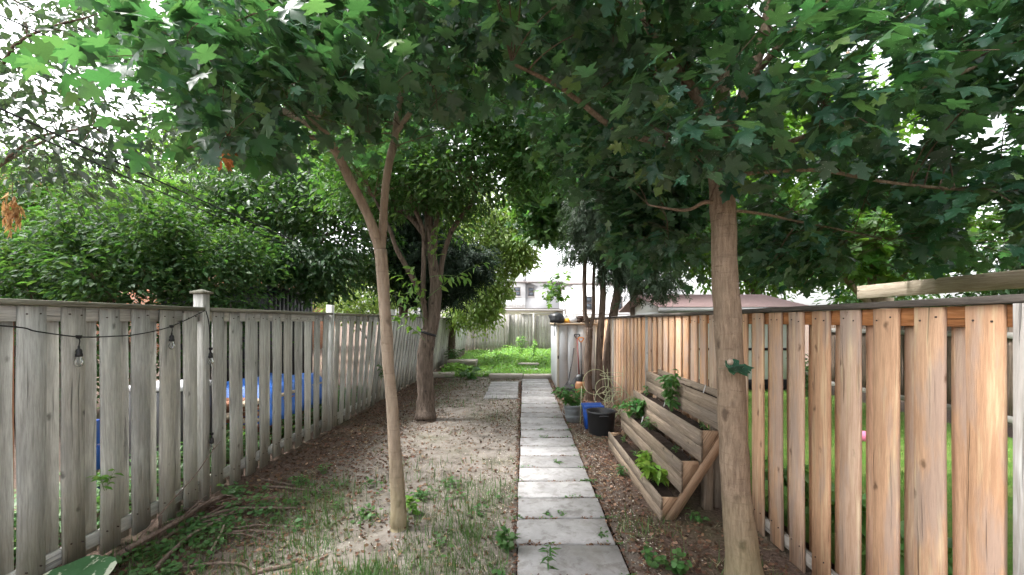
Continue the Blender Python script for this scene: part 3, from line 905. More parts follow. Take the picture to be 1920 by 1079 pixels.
def tree(name, label, base, limbs, blobs, leaf, mat, bark, size, per, spread, droop=.5, flat=.55, boughs=24, n_parts=0,
         group=None, keep=None, cat='tree', tw=.006, sides=12, rough=.10, fall=0.0):
    """limbs: list of (points, radii), the first is the trunk; blobs: (centre, radii, clusters)"""
    base = Vector(base)
    t = thing(name, label, cat, base, group)
    net = []
    for i, (pts, rad) in enumerate(limbs):
        P, r_ = spline(rel(pts, base), rad, 7 if i == 0 else 5)
        w = 0.012 if i == 0 else 0.02
        P = [p + Vector((noise.noise(p * 2.1 + base), noise.noise(p * 2.1 + base + Vector((9, 2, 5))), 0)) * w * min(1, k / 4) for k, p in enumerate(P)]
        if i == 0:      # the trunk swells into the soil
            for k in range(len(P)):
                r_[k] *= 1 + .3 * math.exp(-max(0, P[k].z) / .07)
            P = [P[0] - Vector((0, 0, .06)), P[0], P[0].lerp(P[1], .12), P[0].lerp(P[1], .3), P[0].lerp(P[1], .6)] + P[1:]
            r0_ = r_[1]; r_ = [r_[0] * 1.15, r_[0] * 1.02, r_[0] * .86, r_[0] * .78, (r_[0] * .70 + r0_) / 2] + r_[1:]
        mb = MB(); mb.tube(P, r_, sides if i == 0 else max(7, sides - 3), rough=rough, seed=i * 3.3 + base.x)
        mb.build('trunk' if i == 0 else 'branch', MAT[bark], t, smooth=True)
        for p, r in zip(P, r_): net.append((*p, r))
    net = np.array(net)
    # only the upper network carries twigs
    zmin = min(c[2] - r[2] for c, r, n in blobs) - base.z - 1.2
    net = net[net[:, 2] > min(zmin, np.percentile(net[:, 2], 50))]
    tot = sum(n for c, r, n in blobs)
    twm = MB()
    B = np.array(base)
    def reach(c, r0, seg=6):
        nonlocal net
        d = np.linalg.norm(net[:, :3] - c, axis=1) + np.maximum(0, net[:, 2] - c[2]) * .8
        a_ = net[np.argmin(d)]
        p0 = a_[:3]; L = np.linalg.norm(c - p0)
        ra = min(a_[3] * .6, r0); rb = max(.0022, ra * .35)
        mid = (p0 + c) / 2 + np.array([RNG.normal(0, .07), RNG.normal(0, .07), .10 + RNG.normal(0, .05)]) * L
        ts = np.linspace(0, 1, seg)
        pts = [(1 - u) ** 2 * p0 + 2 * u * (1 - u) * mid + u * u * c for u in ts]
        rs = [ra * (1 - u) + rb * u for u in ts]
        twm.tube(pts, rs, 5, cap=False)
        return pts, rs, L
    for c, r, n in blobs:
        for p in in_blob(np.array(c) - B, np.array(r) * .7, max(1, int(boughs * n / tot))):
            pts, rs, L = reach(p, tw * 3.2)
            net = np.concatenate([net, np.array([[*q, s_] for q, s_ in zip(pts[1:], rs[1:])])])
    pos, outd = [], []
    for c, r, n in blobs:
        C = in_blob(np.array(c) - B, r, n)
        if keep is not None: C = C[[bool(keep(p + B)) for p in C]]
        for p in C:
            pts, rs, L = reach(p, tw)
            q = np.array(pts)
            k = per + int(RNG.integers(-per // 4, per // 4 + 1))
            u = RNG.random(k) ** .6
            f = u * (len(q) - 1) * .65 + (len(q) - 1) * .35
            i0 = np.minimum(f.astype(int), len(q) - 2); fr_ = (f - i0)[:, None]
            pp = q[i0] * (1 - fr_) + q[i0 + 1] * fr_
            off = RNG.normal(0, 1, (k, 3)) * np.array([spread, spread, spread * .55])
            off[:, 2] -= fall * RNG.random(k)
            pp = pp + off
            o_ = off * np.array([1, 1, .3]) / spread + (q[-1] - q[0]) / max(L, .1) * .6
            pos.append(pp + B); outd.append(o_)
    pos = np.concatenate(pos); outd = np.concatenate(outd)
    if keep is not None:
        k = np.array([bool(keep(p)) for p in pos]); pos, outd = pos[k], outd[k]
    sz = size * RNG.uniform(.5, 1.4, len(pos))
    cm = MB()
    pm = [proto_mesh(p, MAT[mat]) for p in leaf] if n_parts else None
    leaf_clouds(cm, leaf, pos, outd, sz, droop, flat, t, pm, n_parts, base)
    tag(twm.build('twigs', MAT['twig'], t, smooth=True), kind='stuff')
    tag(cm.build('crown', MAT[mat], t, smooth=True), kind='stuff')
    return t


# ------------------------------------------------------------------ trees of the yard
def near_ok(p):
    return p[1] > 1.15 and (p[0] ** 2 + p[1] ** 2 + (p[2] - EYE) ** 2) > 1.9 ** 2

def near_limb(px, py, segs, d):
    for x0, y0, x1, y1 in segs:
        u = max(0, min(1, ((px - x0) * (x1 - x0) + (py - y0) * (y1 - y0)) / ((x1 - x0) ** 2 + (y1 - y0) ** 2)))
        if (px - x0 - u * (x1 - x0)) ** 2 + (py - y0 - u * (y1 - y0)) ** 2 < d * d: return True
    return False
# the crowns are open in front of the main limbs
LIMB_L = [(713, 468, 635, 292), (713, 468, 742, 250), (600, 235, 537, 199), (742, 250, 757, 140)]
LIMB_R = [(1365, 240, 1402, 155), (1402, 155, 1440, 0), (1352, 210, 1355, 80), (1330, 240, 1285, 155), (1285, 155, 1196, 0), (1300, 282, 1160, 246), (1160, 246, 1060, 175)]

def keep_left(p):
    if not near_ok(p): return False
    px, py = proj(p)
    if p[1] < 3.7 and near_limb(px, py, LIMB_L, 20) and random.random() < .8: return False
    lim = (325 if px < 590 else 240) + 75 * noise.noise(Vector((px * .009, p[1] * .8, 2.5))) + random.gauss(0, 14)
    if py > lim and p[2] < 3.2 and px > -50: return False
    if px < 330 and p[1] < 5 and noise.noise(Vector((px * .012, py * .012, 3))) > .35 - px * .001: return False
    if px < 250 and p[1] < 5: return py < 130 + 0.5 * px and px > 60 and (px + py) > 150 or p[2] > 4.6
    if 905 < px < 1050 and 380 < py: return False
    return True

def keep_right(p):
    if not near_ok(p): return False
    px, py = proj(p)
    if p[1] < 2.9 and near_limb(px, py, LIMB_R, 17) and random.random() < .68: return False
    lim = (545 if px < 1580 else 500) if px > 1400 else ((350 if 1170 < px < 1425 else 330 + 60 * math.sin(px * .013)) if p[1] < 3.4 or px < 1120 else 545)
    if 1290 < px < 1420 and 352 < py and p[1] < 3.0: return False
    if px > 1920: lim = 520
    if py > lim and p[2] < 3.0: return False
    # bright openings in the crown
    for gx_, gy_, gr_ in ((1490, 235, 40), (1500, 360, 45), (1640, 130, 35), (1700, 240, 40), (1640, 440, 60), (1850, 420, 50), (1860, 250, 40), (1480, 120, 30)):
        if (px - gx_) ** 2 + (py - gy_) ** 2 < gr_ ** 2 and p[1] < 7: return False
    return True

Y1 = 3.51
M1 = [([gr(748, 992), at(741, 860, Y1), at(733, 740, Y1), at(722, 600, Y1), at(713, 468, Y1)], [.064, .051, .048, .046, .050]),
      ([at(713, 475, Y1), at(690, 405, Y1 - .05), at(660, 345, Y1 - .12), at(635, 292, Y1 - .2), at(590, 225, 3.1), at(530, 190, 2.9), at(425, 128, 2.6), at(330, 60, 2.4)], [.042, .038, .036, .034, .028, .023, .015, .009]),
      ([at(714, 472, Y1), at(720, 390, Y1 + .05), at(730, 310, Y1 + .1), at(742, 250, 3.7), at(757, 140, 3.8), at(764, 40, 3.9), at(755, -120, 4.0), at(740, -300, 4.0)], [.038, .033, .032, .031, .028, .026, .021, .012]),
      ([at(600, 235, 3.1), at(560, 90, 3.0), at(522, 0, 2.9), at(480, -140, 2.9)], [.026, .024, .020, .012]),
      ([at(590, 240, 3.1), at(470, 180, 3.3), at(293, 113, 3.3), at(185, 0, 3.3), at(120, -90, 3.3)], [.024, .022, .018, .013, .009]),
      ([at(742, 250, 3.7), at(820, 150, 3.3), at(900, 90, 2.9), at(960, 40, 2.7)], [.022, .018, .014, .008]),
      ([at(635, 290, 3.3), at(590, 258, 3.2), at(530, 262, 2.9), at(450, 255, 2.6)], [.016, .013, .010, .006])]
tree('maple_tree', 'slender pale-barked maple forking low, standing in the bare middle of the yard', gr(748, 992), M1,
     [((-1.9, 2.7, 3.5), (1.0, 1.1, .85), 70), ((-1.0, 2.7, 3.6), (.9, 1.0, .95), 66), ((-.15, 3.1, 3.7), (.75, 1.0, .95), 50),
      ((-1.2, 4.2, 4.3), (1.5, 1.2, 1.0), 62), ((-1.2, 3.8, 5.6), (2.0, 1.6, 1.1), 50), ((-1.3, 2.1, 2.85), (.8, .5, .4), 44), ((-.75, 2.9, 3.0), (.5, .5, .4), 22), ((-2.6, 3.2, 4.0), (.9, .9, .8), 50)],
     MAPLE, 'maple_a', 'bark_pale', .088, 25, .165, droop=.75, flat=.6, boughs=34, n_parts=300, keep=keep_left, sides=16, rough=.16)

Y2 = 2.70
M2 = [([gr(1398, 1107), at(1385, 960, Y2), at(1373, 800, Y2), at(1363, 600, Y2), at(1357, 450, Y2), at(1353, 340, Y2), at(1352, 270, Y2)], [.112, .090, .084, .079, .076, .072, .075]),
      ([at(1353, 290, Y2), at(1375, 225, Y2), at(1402, 155, Y2 + .1), at(1432, 60, Y2 + .15), at(1442, -20, Y2 + .2), at(1450, -250, Y2 + .2)], [.048, .042, .038, .034, .030, .018]),
      ([at(1352, 290, Y2), at(1353, 200, Y2 + .1), at(1356, 100, Y2 + .2), at(1350, -60, Y2 + .2), at(1345, -300, Y2 + .2)], [.050, .044, .040, .034, .020]),
      ([at(1350, 285, Y2), at(1325, 225, Y2 - .05), at(1285, 155, Y2 - .1), at(1232, 80, Y2 - .1), at(1196, 0, Y2 - .1), at(1150, -150, Y2 - .1)], [.040, .032, .028, .025, .022, .012]),
      ([at(1350, 300, Y2), at(1310, 285, Y2 - .1), at(1230, 266, Y2 - .1), at(1160, 246, Y2 - .1), at(1082, 190, Y2 - .2), at(1040, 160, Y2 - .3), at(960, 120, Y2 - .5)], [.027, .022, .020, .018, .015, .012, .007]),
      ([at(1285, 158, Y2 - .1), at(1230, 110, Y2), at(1140, 75, Y2), at(1080, 40, Y2)], [.018, .014, .010, .006]),
      ([at(1375, 300, Y2), at(1500, 260, 2.5), at(1640, 195, 2.4), at(1780, 150, 2.3), at(1930, 75, 2.2)], [.017, .014, .012, .010, .006]),
      ([at(1360, 330, Y2), at(1520, 320, 2.6), at(1650, 340, 2.5), at(1790, 356, 2.4), at(1930, 360, 2.4)], [.014, .011, .009, .008, .005]),
      ([at(1400, 160, Y2 + .1), at(1480, 60, 2.5), at(1600, -30, 2.3), at(1700, -120, 2.2)], [.024, .020, .015, .008]),
      ([at(1355, 395, Y2), at(1420, 400, 2.75), at(1520, 420, 2.9), at(1640, 445, 3.1)], [.012, .009, .007, .005]),
      ([at(1352, 385, Y2), at(1320, 380, 2.7), at(1280, 395, 2.8), at(1215, 385, 3.0)], [.018, .013, .010, .005])]
tree('maple_tree', 'straight-trunked maple with white-speckled leaves standing beside the cedar fence', gr(1398, 1107), M2,
     [((1.0, 2.4, 3.15), (.9, .9, .5), 46), ((.55, 2.5, 3.7), (.8, .9, .6), 38), ((2.3, 2.3, 3.1), (1.0, 1.0, .55), 52), ((3.1, 2.7, 3.0), (1.0, 1.1, .7), 58),
      ((2.4, 3.6, 2.65), (1.3, .9, .45), 60), ((1.5, 3.2, 4.2), (1.6, 1.4, .75), 58), ((1.6, 3.4, 5.5), (2.1, 1.6, 1.0), 50), ((3.3, 2.6, 4.1), (1.1, 1.2, .7), 56),
      ((1.0, 3.7, 3.2), (.8, .7, .55), 40), ((.3, 1.9, 3.3), (.5, .45, .3), 22), ((2.9, 2.3, 2.3), (.7, .5, .22), 26), ((2.5, 3.4, 2.25), (1.1, .8, .28), 60), ((3.5, 3.7, 2.35), (1.0, .9, .35), 50), ((1.0, 3.6, 2.5), (.35, .5, .3), 14), ((1.35, 4.3, 2.75), (.75, .6, .65), 60), ((.7, 4.2, 3.4), (.6, .6, .5), 30), ((.98, 2.2, 2.62), (.45, .22, .15), 18), ((1.5, 2.1, 2.75), (.4, .25, .18), 12)],
     MAPLE, 'maple_b', 'bark_maple', .088, 24, .165, droop=.5, flat=.45, boughs=40, n_parts=300, keep=keep_right, sides=18, rough=.13)

Y3 = 7.35
E1 = [([gr(798, 790), at(799, 740, Y3), at(797, 690, Y3), at(801, 640, Y3), at(814, 580, Y3), at(815, 520, Y3), at(806, 440, Y3), at(800, 370, Y3 + .1), at(775, 260, Y3 + .2), at(765, 120, Y3 + .2), at(770, -80, Y3 + .2), at(770, -250, Y3 + .2)],
       [.165, .145, .138, .134, .112, .085, .075, .068, .06, .052, .04, .022]),
      ([at(803, 640, Y3), at(795, 590, Y3 - .1), at(792, 530, Y3 - .1), at(795, 440, Y3 - .1), at(772, 380, Y3 - .2), at(757, 290, Y3 - .3), at(745, 150, Y3 - .4)], [.06, .045, .04, .036, .034, .03, .02]),
      ([at(818, 560, Y3), at(828, 500, Y3 + .05), at(845, 440, Y3 + .1), at(870, 400, Y3 + .1), at(892, 365, Y3 + .1), at(920, 280, Y3 + .1), at(930, 150, Y3)], [.05, .045, .042, .04, .036, .03, .018]),
      ([at(796, 570, Y3 - .1), at(770, 515, Y3 - .2), at(745, 470, Y3 - .4), at(730, 430, Y3 - .5), at(700, 370, Y3 - .7)], [.05, .042, .036, .03, .018]),
      ([at(796, 440, Y3), at(760, 400, Y3 + .2), at(720, 380, Y3 + .5), at(640, 300, Y3 + .8), at(560, 250, Y3 + 1)], [.055, .05, .042, .03, .016]),
      ([at(815, 470, Y3), at(822, 400, Y3), at(850, 300, Y3 - .2), at(870, 150, Y3 - .5), at(880, 0, Y3 - .8)], [.045, .04, .036, .03, .018])]
def keep_elm(p):
    px, py = proj(p)
    if py > 440 + 45 * math.sin(px * .03) and 600 < px < 960: return False
    if 930 < px < 1060 and py > 400: return False
    return p[1] > 4.5
tree('elm_tree', 'rough dark-trunked tree with several limbs, a black strap round its trunk', gr(798, 790), E1,
     [((-1.8, 7.2, 5.2), (2.4, 1.7, 1.6), 210), ((-.6, 6.9, 5.8), (1.7, 1.5, 1.5), 130), ((-2.6, 7.6, 4.6), (1.6, 1.5, 1.1), 90), ((-1.2, 7.4, 7.4), (2.8, 2.0, 1.2), 120), ((-1.3, 6.6, 3.9), (1.0, .8, .5), 40), ((-1.9, 7.9, 3.7), (1.1, .8, .6), 60), ((.1, 7.0, 4.5), (.9, 1.0, .8), 70)],
     OVAL, 'elm', 'bark_rough', .10, 60, .22, droop=.8, flat=.7, boughs=46, keep=keep_elm, sides=18, rough=.16, tw=.008)

# bright sprouts low on the rear trunk
spm, stm = MB(), MB()
sb = gr(798, 790)
pos, outd = [], []
for (a_, b_) in (((800, 560), (905, 492)), ((805, 520), (878, 525)), ((795, 600), (728, 545)), ((795, 590), (735, 505)), ((800, 600), (752, 590)), ((800, 480), (830, 410)), ((812, 500), (818, 440)), ((798, 640), (742, 600)), ((790, 530), (760, 560)), ((795, 610), (775, 500))):
    p0 = at(*a_, Y3 - .12); p1 = at(*b_, Y3 - .55)
    mid = (p0 + p1) / 2 + Vector((0, 0, .10))
    pts = [((1 - u) ** 2 * p0 + 2 * u * (1 - u) * mid + u * u * p1) for u in np.linspace(0, 1, 8)]
    stm.tube(rel(pts, sb), [.006 - .0005 * k for k in range(8)], 5, cap=False)
    for k in range(2, 8):
        for s_ in (0, 1):
            pos.append(np.array(pts[k]) + RNG.normal(0, .03, 3)); outd.append(np.array((p1 - p0).normalized()) + RNG.normal(0, .5, 3))
t = thing('leaf_sprout', 'bright lime green shoots growing from the trunk of the strapped tree', 'shoots', sb)
stm.build('stem', MAT['stem'], t, smooth=True)
pm = [proto_mesh(p, MAT['sprout']) for p in OVAL]
leaf_clouds(spm, OVAL, np.array(pos), np.array(outd), RNG.uniform(.11, .17, len(pos)), .8, .5, t, pm, 200, sb)
if spm.n: spm.build('foliage', MAT['sprout'], t, smooth=True)

# strap round that trunk
mb = MB()
c0 = at(801, 624, Y3) - sb
ang = np.linspace(0, 2 * math.pi, 25)
for dz in (0,):
    pts = [(c0.x + .150 * math.cos(q), c0.y + .150 * math.sin(q), c0.z + .05 * -math.cos(q)) for q in ang]
    V, F = [], []
    for p, q in zip(pts, ang):
        for rr_, zz in ((0, -.022), (.006, -.022), (.006, .022), (0, .022)):
            V.append((p[0] + rr_ * math.cos(q), p[1] + rr_ * math.sin(q), p[2] + zz))
    for i in range(24):
        for k in range(4):
            F.append((i * 4 + k, i * 4 + 4 + k, i * 4 + 4 + (k + 1) % 4, i * 4 + (k + 1) % 4))
    mb.add(V, F)
tag(mb.build('strap', MAT['cable'], loc=sb), 'black strap tied round the trunk of the rear tree', 'strap')

# cedars by the shed
for i, (lbl, bx, by, top, r0, fork) in enumerate((
        ('thin cedar stem forking in front of the shed, leftmost of three', 1104, 752, (1098, 300), .085, True),
        ('middle of three cedar stems in front of the shed', 1122, 752, (1135, 260), .085, False),
        ('thickest of three cedar stems, leaning right beside the cedar fence', 1140, 750, (1165, 280), .125, False))):
    bs = gr(bx, by); Y = bs.y
    if fork:
        lim = [([bs, at(1102, 690, Y), at(1104, 640, Y), at(1105, 615, Y)], [r0, .08, .075, .07]),
               ([at(1105, 620, Y), at(1097, 590, Y), at(1096, 540, Y), at(1097, 440, Y), at(1092, 300, Y), at(1090, 100, Y)], [.05, .048, .045, .04, .03, .012]),
               ([at(1105, 620, Y), at(1112, 590, Y), at(1113, 540, Y), at(1118, 430, Y), at(1120, 300, Y)], [.045, .04, .036, .03, .015])]
    elif i == 1:
        lim = [([bs, at(1123, 690, Y), at(1126, 620, Y), at(1130, 560, Y), at(1131, 480, Y), at(1134, 350, Y), at(1136, 220, Y), at(1138, 60, Y)], [r0, .075, .072, .068, .06, .05, .035, .012])]
    else:
        lim = [([bs, at(1138, 700, Y), at(1142, 650, Y), at(1150, 590, Y), at(1158, 540, Y), at(1160, 440, Y), at(1162, 300, Y), at(1164, 60, Y)], [r0, .115, .11, .10, .085, .07, .05, .015])]
    cx = bs.x + .12 * (i - .6)
    blobs = [((cx, Y - .05, 5.3), (.52, .6, 2.3), 76), ((cx + (.1 if i < 2 else .45), Y - .1, 3.5), (.62 if i < 2 else .7, .6, .95), 56)]
    if i == 2: blobs.append(((cx + .75, Y - .3, 2.75), (.75, .5, .45), 34))
    def keep_c(p):
        px, py = proj(p)
        return not (px < 1120 and py > 505 - .25 * abs(px - 1020)) and not (px < 1150 and py > 545) and not (px < 1000 and py > 400)
    tree('cedar_tree', lbl, bs, lim, blobs, FROND, 'cedar_leaf', 'bark_cedar', .20, 22, .12, droop=2.4, flat=.9, boughs=14, group='three cedar stems by the shed', keep=keep_c, sides=12, rough=.15, tw=.006, fall=.25)

# dark conifer over the left fence
tree('conifer_tree', 'dark dense conifer hanging over the fence behind the strapped tree', (-3.5, 12.4, 0),
     [([(-3.5, 12.4, 0), (-3.45, 12.4, 2), (-3.4, 12.4, 4), (-3.4, 12.4, 5.6)], [.16, .13, .09, .02]),
      ([(-3.45, 12.4, 2.0), (-2.4, 12.2, 2.8), (-1.4, 12.0, 3.1)], [.07, .05, .02])],
     [((-2.5, 12.2, 3.25), (1.55, 1.1, 1.15), 190), ((-3.4, 12.4, 4.6), (1.1, 1.0, 1.2), 80)],
     FROND, 'yew', 'bark_cedar', .28, 40, .17, droop=1.1, flat=.9, boughs=26, sides=10, keep=lambda p: p[2] > 2.0)

# bright yellow-green tree at the back
def keep_w(p):
    px, py = proj(p)
    return not (py > 515 and px > 965) and not (px > 1012) and not (py > 560 and px > 945) and p[2] > 1.0
tree('willow_tree', 'sunny yellow-green tree with hanging leaves at the back left of the yard', (-2.75, 16.6, 0),
     [([(-2.75, 16.6, 0), (-2.7, 16.6, 1.5), (-2.5, 16.5, 3), (-2.2, 16.4, 5), (-2.0, 16.4, 7)], [.15, .13, .11, .07, .02]),
      ([(-2.6, 16.5, 2.4), (-1.7, 16.0, 3.6), (-.9, 15.8, 3.9)], [.07, .05, .02]),
      ([(-2.4, 16.5, 3.6), (-1.2, 16.2, 5.0), (-.2, 16, 5.6)], [.06, .045, .02])],
     [((-1.5, 16.0, 4.6), (1.6, 1.5, 1.6), 150), ((-1.8, 15.8, 2.5), (1.1, 1.0, 1.1), 110), ((-.9, 15.6, 3.1), (.8, .8, .9), 40), ((-2.0, 16.4, 6.4), (1.8, 1.6, 1.3), 80), ((-.4, 15.7, 4.7), (.9, .9, 1.1), 60), ((.1, 15.6, 5.6), (.6, .7, .7), 24), ((-.15, 15.6, 4.1), (.55, .6, .7), 34)],
     SIMPLE, 'willow', 'bark_rough', .14, 55, .24, droop=1.6, flat=.9, boughs=30, keep=keep_w, sides=10, fall=.3)

# neighbours' trees and shrubs on the left
tree('dark_tree', 'large dark green tree overhanging the black shed', (-6.0, 11.6, 0),
     [([(-6.0, 11.6, 0), (-5.9, 11.5, 2), (-5.6, 11.2, 4), (-5.4, 11.0, 7.5)], [.22, .18, .14, .04]),
      ([(-5.8, 11.4, 2.6), (-4.9, 10.3, 3.6), (-4.0, 9.4, 3.7)], [.09, .06, .02]),
      ([(-5.8, 11.4, 3.0), (-6.6, 10.2, 4.4), (-7.4, 9.4, 4.9)], [.09, .06, .02])],
     [((-4.9, 9.6, 4.1), (1.8, 1.5, 1.4), 160), ((-4.3, 9.0, 2.75), (1.1, .8, .65), 70), ((-6.6, 9.8, 4.6), (1.6, 1.3, 1.0), 80), ((-4.2, 10.6, 5.8), (2.0, 1.5, 1.4), 120), ((-5.6, 9.0, 2.9), (1.1, .6, .5), 46), ((-3.8, 11.5, 3.3), (.9, .8, 1.0), 60)],
     OVAL, 'dark_tree', 'bark_rough', .13, 55, .22, droop=.9, flat=.6, boughs=40, sides=10, keep=lambda p: p[2] > 1.9 and p[1] > 6.5 and not (p[2] < 2.45 and -7.5 < p[0] < -4.9 and 8.4 < p[1] < 11))
for lbl, x, y, zc, rz, n in (('dense green shrub above the grey fence at the far left', -7.2, 6.6, 2.35, .75, 120),
                             ('dense green shrub above the fence left of the capped post', -5.9, 6.4, 2.5, .85, 130),
                             ('dense green shrub beside the black shed', -5.15, 7.0, 2.3, .8, 110),
                             ('shrub filling the upper left corner of the hedge', -8.6, 7.6, 2.7, 1.0, 110)):
    tree('shrub', lbl, (x, y, 0), [([(x, y, 0), (x + .05, y, .8), (x - .05, y - .05, 1.7)], [.05, .045, .03]), ([(x, y, .5), (x + .4, y - .2, 1.6)], [.035, .015]), ([(x, y, .5), (x - .45, y - .1, 1.6)], [.035, .015])],
         [((x, y, zc - .1), (.9, .75, rz * .8), n // 2), ((x - .6, y - .2, zc + .3), (.5, .5, rz * .6), n // 6), ((x + .5, y, zc + .45), (.45, .5, rz * .7), n // 6), ((x + .1, y + .3, zc + .75), (.4, .4, rz * .5), n // 9), ((x, y, zc + .45), (1.15, .9, rz * 1.25), n // 6), ((x, y, 1.2), (.8, .6, .8), n // 5)], OVAL, 'shrub', 'twig', .10, 46, .19, droop=.6, flat=.55, boughs=24, group='shrubs in the yard on the left', cat='shrub', sides=8, keep=lambda p: p[0] < -3.25)
tree('sumac_tree', 'light green feathery-leaved tree rising behind the shrubs at the far left', (-9.0, 9.2, 0),
     [([(-9.0, 9.2, 0), (-8.9, 9.2, 2), (-8.7, 9.0, 3.6), (-8.5, 8.9, 4.6)], [.10, .09, .07, .03]), ([(-8.9, 9.1, 2.6), (-9.9, 8.4, 4.2)], [.05, .02]), ([(-8.8, 9.1, 2.8), (-7.5, 8.6, 4.0)], [.05, .02])],
     [((-8.8, 8.7, 3.9), (1.9, 1.0, .8), 95), ((-6.9, 8.6, 3.5), (1.0, .8, .6), 40), ((-9.6, 8.4, 4.7), (1.3, .8, .6), 34), ((-7.4, 8.5, 4.4), (.8, .6, .5), 16)],
     PINN, 'sumac', 'bark_cedar', .42, 13, .22, droop=.7, flat=.5, boughs=22, sides=9)
def keep_bl(p):
    px, py = proj(p)
    return noise.noise(Vector((px * .011, py * .011, 5))) < .22 and not (px < 230 and py < 300)
tree('ash_tree', 'tall airy green tree behind the shrubs on the left, crossed by wires', (-8.2, 14.0, 0),
     [([(-8.2, 14, 0), (-8.2, 14, 3), (-8.0, 13.8, 6), (-7.9, 13.7, 10)], [.2, .17, .12, .03]), ([(-8.2, 14, 3), (-6.6, 13.4, 6), (-5.6, 13, 7.4)], [.09, .06, .02]), ([(-8.1, 13.9, 4), (-9.8, 13.4, 6.2), (-11.4, 13.4, 7)], [.09, .06, .03])],
     [((-7.6, 13.4, 6.4), (2.6, 1.5, 2.2), 150), ((-9.8, 13.4, 5.2), (1.6, 1.2, 1.4), 60), ((-11.2, 13.4, 6.6), (2.0, 1.3, 2.0), 110), ((-5.2, 13.2, 6.6), (1.8, 1.4, 1.9), 100)],
     OVAL, 'bright_tree', 'bark_rough', .17, 36, .34, droop=.8, flat=.7, boughs=40, sides=9, keep=keep_bl)
def keep_airy(p):
    px, py = proj(p)
    return p[1] > 2.6 and px < 470 and p[0] < -2.2
tree('airy_tree', 'open grey-green tree with small oval leaves against the sky at the far left', (-6.6, 4.9, 0),
     [([(-6.6, 4.9, 0), (-6.5, 4.9, 1.8), (-6.2, 4.8, 3.2), (-5.8, 4.6, 4.6), (-5.6, 4.5, 6)], [.06, .05, .042, .03, .012]),
      ([(-6.3, 4.8, 3.0), (-5.2, 4.5, 3.6), (-4.2, 4.2, 3.6)], [.022, .015, .006]),
      ([(-6.1, 4.75, 3.7), (-5.0, 4.2, 4.4), (-3.9, 3.9, 4.5)], [.02, .014, .006]),
      ([(-6.3, 4.8, 3.2), (-5.6, 5.2, 4.0), (-4.6, 5.4, 4.3)], [.02, .014, .006])],
     [((-4.7, 4.3, 3.6), (1.1, .9, .7), 70), ((-4.2, 4.6, 4.6), (1.2, 1.0, .6), 46), ((-5.2, 4.9, 5.3), (1.4, 1.0, .7), 40), ((-3.9, 5.2, 3.9), (.9, .7, .7), 30)],
     OVAL, 'airy', 'twig', .095, 20, .22, droop=.9, flat=.6, boughs=24, n_parts=300, keep=keep_airy, sides=9)

# trees beyond the cedar fence
def keep_bg(p):
    px, py = proj(p)
    return p[1] > 5.0 and p[0] > 2.2 and px > 1040 and not (py > 545 and px < 1560 and p[1] < 9.5) and not (px < 1180 and py > 520)
tree('bright_maple', 'sunlit green maple beyond the cedar fence, right of the straight trunk', (6.3, 7.6, 0),
     [([(6.3, 7.6, 0), (6.3, 7.6, 2), (6.1, 7.6, 4), (5.8, 7.6, 6.5)], [.12, .10, .08, .03]), ([(6.3, 7.6, 1.9), (4.8, 7.2, 3.0), (3.6, 7.0, 3.3)], [.06, .04, .02]), ([(6.3, 7.6, 2.1), (7.4, 7.2, 3.4)], [.06, .02])],
     [((4.6, 7.1, 3.1), (1.5, .8, .6), 48), ((6.4, 7.4, 3.3), (1.6, 1.0, 1.0), 80), ((5.2, 7.8, 5.0), (2.4, 1.3, 1.2), 100), ((3.4, 7.4, 3.9), (1.0, .8, .9), 40)],
     MAPLE[:3], 'bright_tree', 'bark_maple', .15, 22, .24, droop=.8, flat=.6, boughs=34, sides=9, keep=keep_bg)
tree('leafy_tree', 'broad tree with small leaves behind the white garage', (7.8, 14.2, 0),
     [([(7.8, 14.2, 0), (7.8, 14.2, 3), (7.6, 14.0, 6), (7.6, 14, 9)], [.2, .17, .12, .04]), ([(7.8, 14.2, 2.6), (5.8, 13.6, 4.6), (4.6, 13.4, 5)], [.09, .06, .02]), ([(7.8, 14.2, 2.8), (10, 13.6, 4.6)], [.09, .03])],
     [((7.4, 13.6, 4.4), (3.2, 1.6, 1.9), 200), ((6.8, 13.6, 7.4), (3.4, 2.0, 1.8), 150), ((11.2, 13.2, 4.0), (2.4, 1.4, 1.9), 110), ((4.6, 13.8, 6.0), (1.8, 1.5, 1.8), 90)],
     OVAL, 'bright_tree', 'bark_rough', .19, 46, .36, droop=.8, flat=.7, boughs=46, sides=9, keep=keep_bg)
tree('garden_tree', 'green tree leaning over the brown fence behind the timber beam', (8.6, 6.6, 0),
     [([(8.6, 6.6, 0), (8.5, 6.6, 2), (8.3, 6.5, 4)], [.1, .09, .04]), ([(8.6, 6.6, 1.4), (7.3, 6.2, 2.5)], [.05, .02]), ([(8.5, 6.6, 1.8), (9.6, 6.0, 3.4)], [.05, .02])],
     [((8.2, 6.3, 2.6), (1.7, .9, .8), 100), ((8.8, 6.2, 4.2), (1.9, 1.1, 1.0), 100)],
     OVAL, 'dark_tree', 'bark_rough', .12, 42, .22, droop=.7, flat=.6, boughs=26, sides=9, keep=keep_bg)
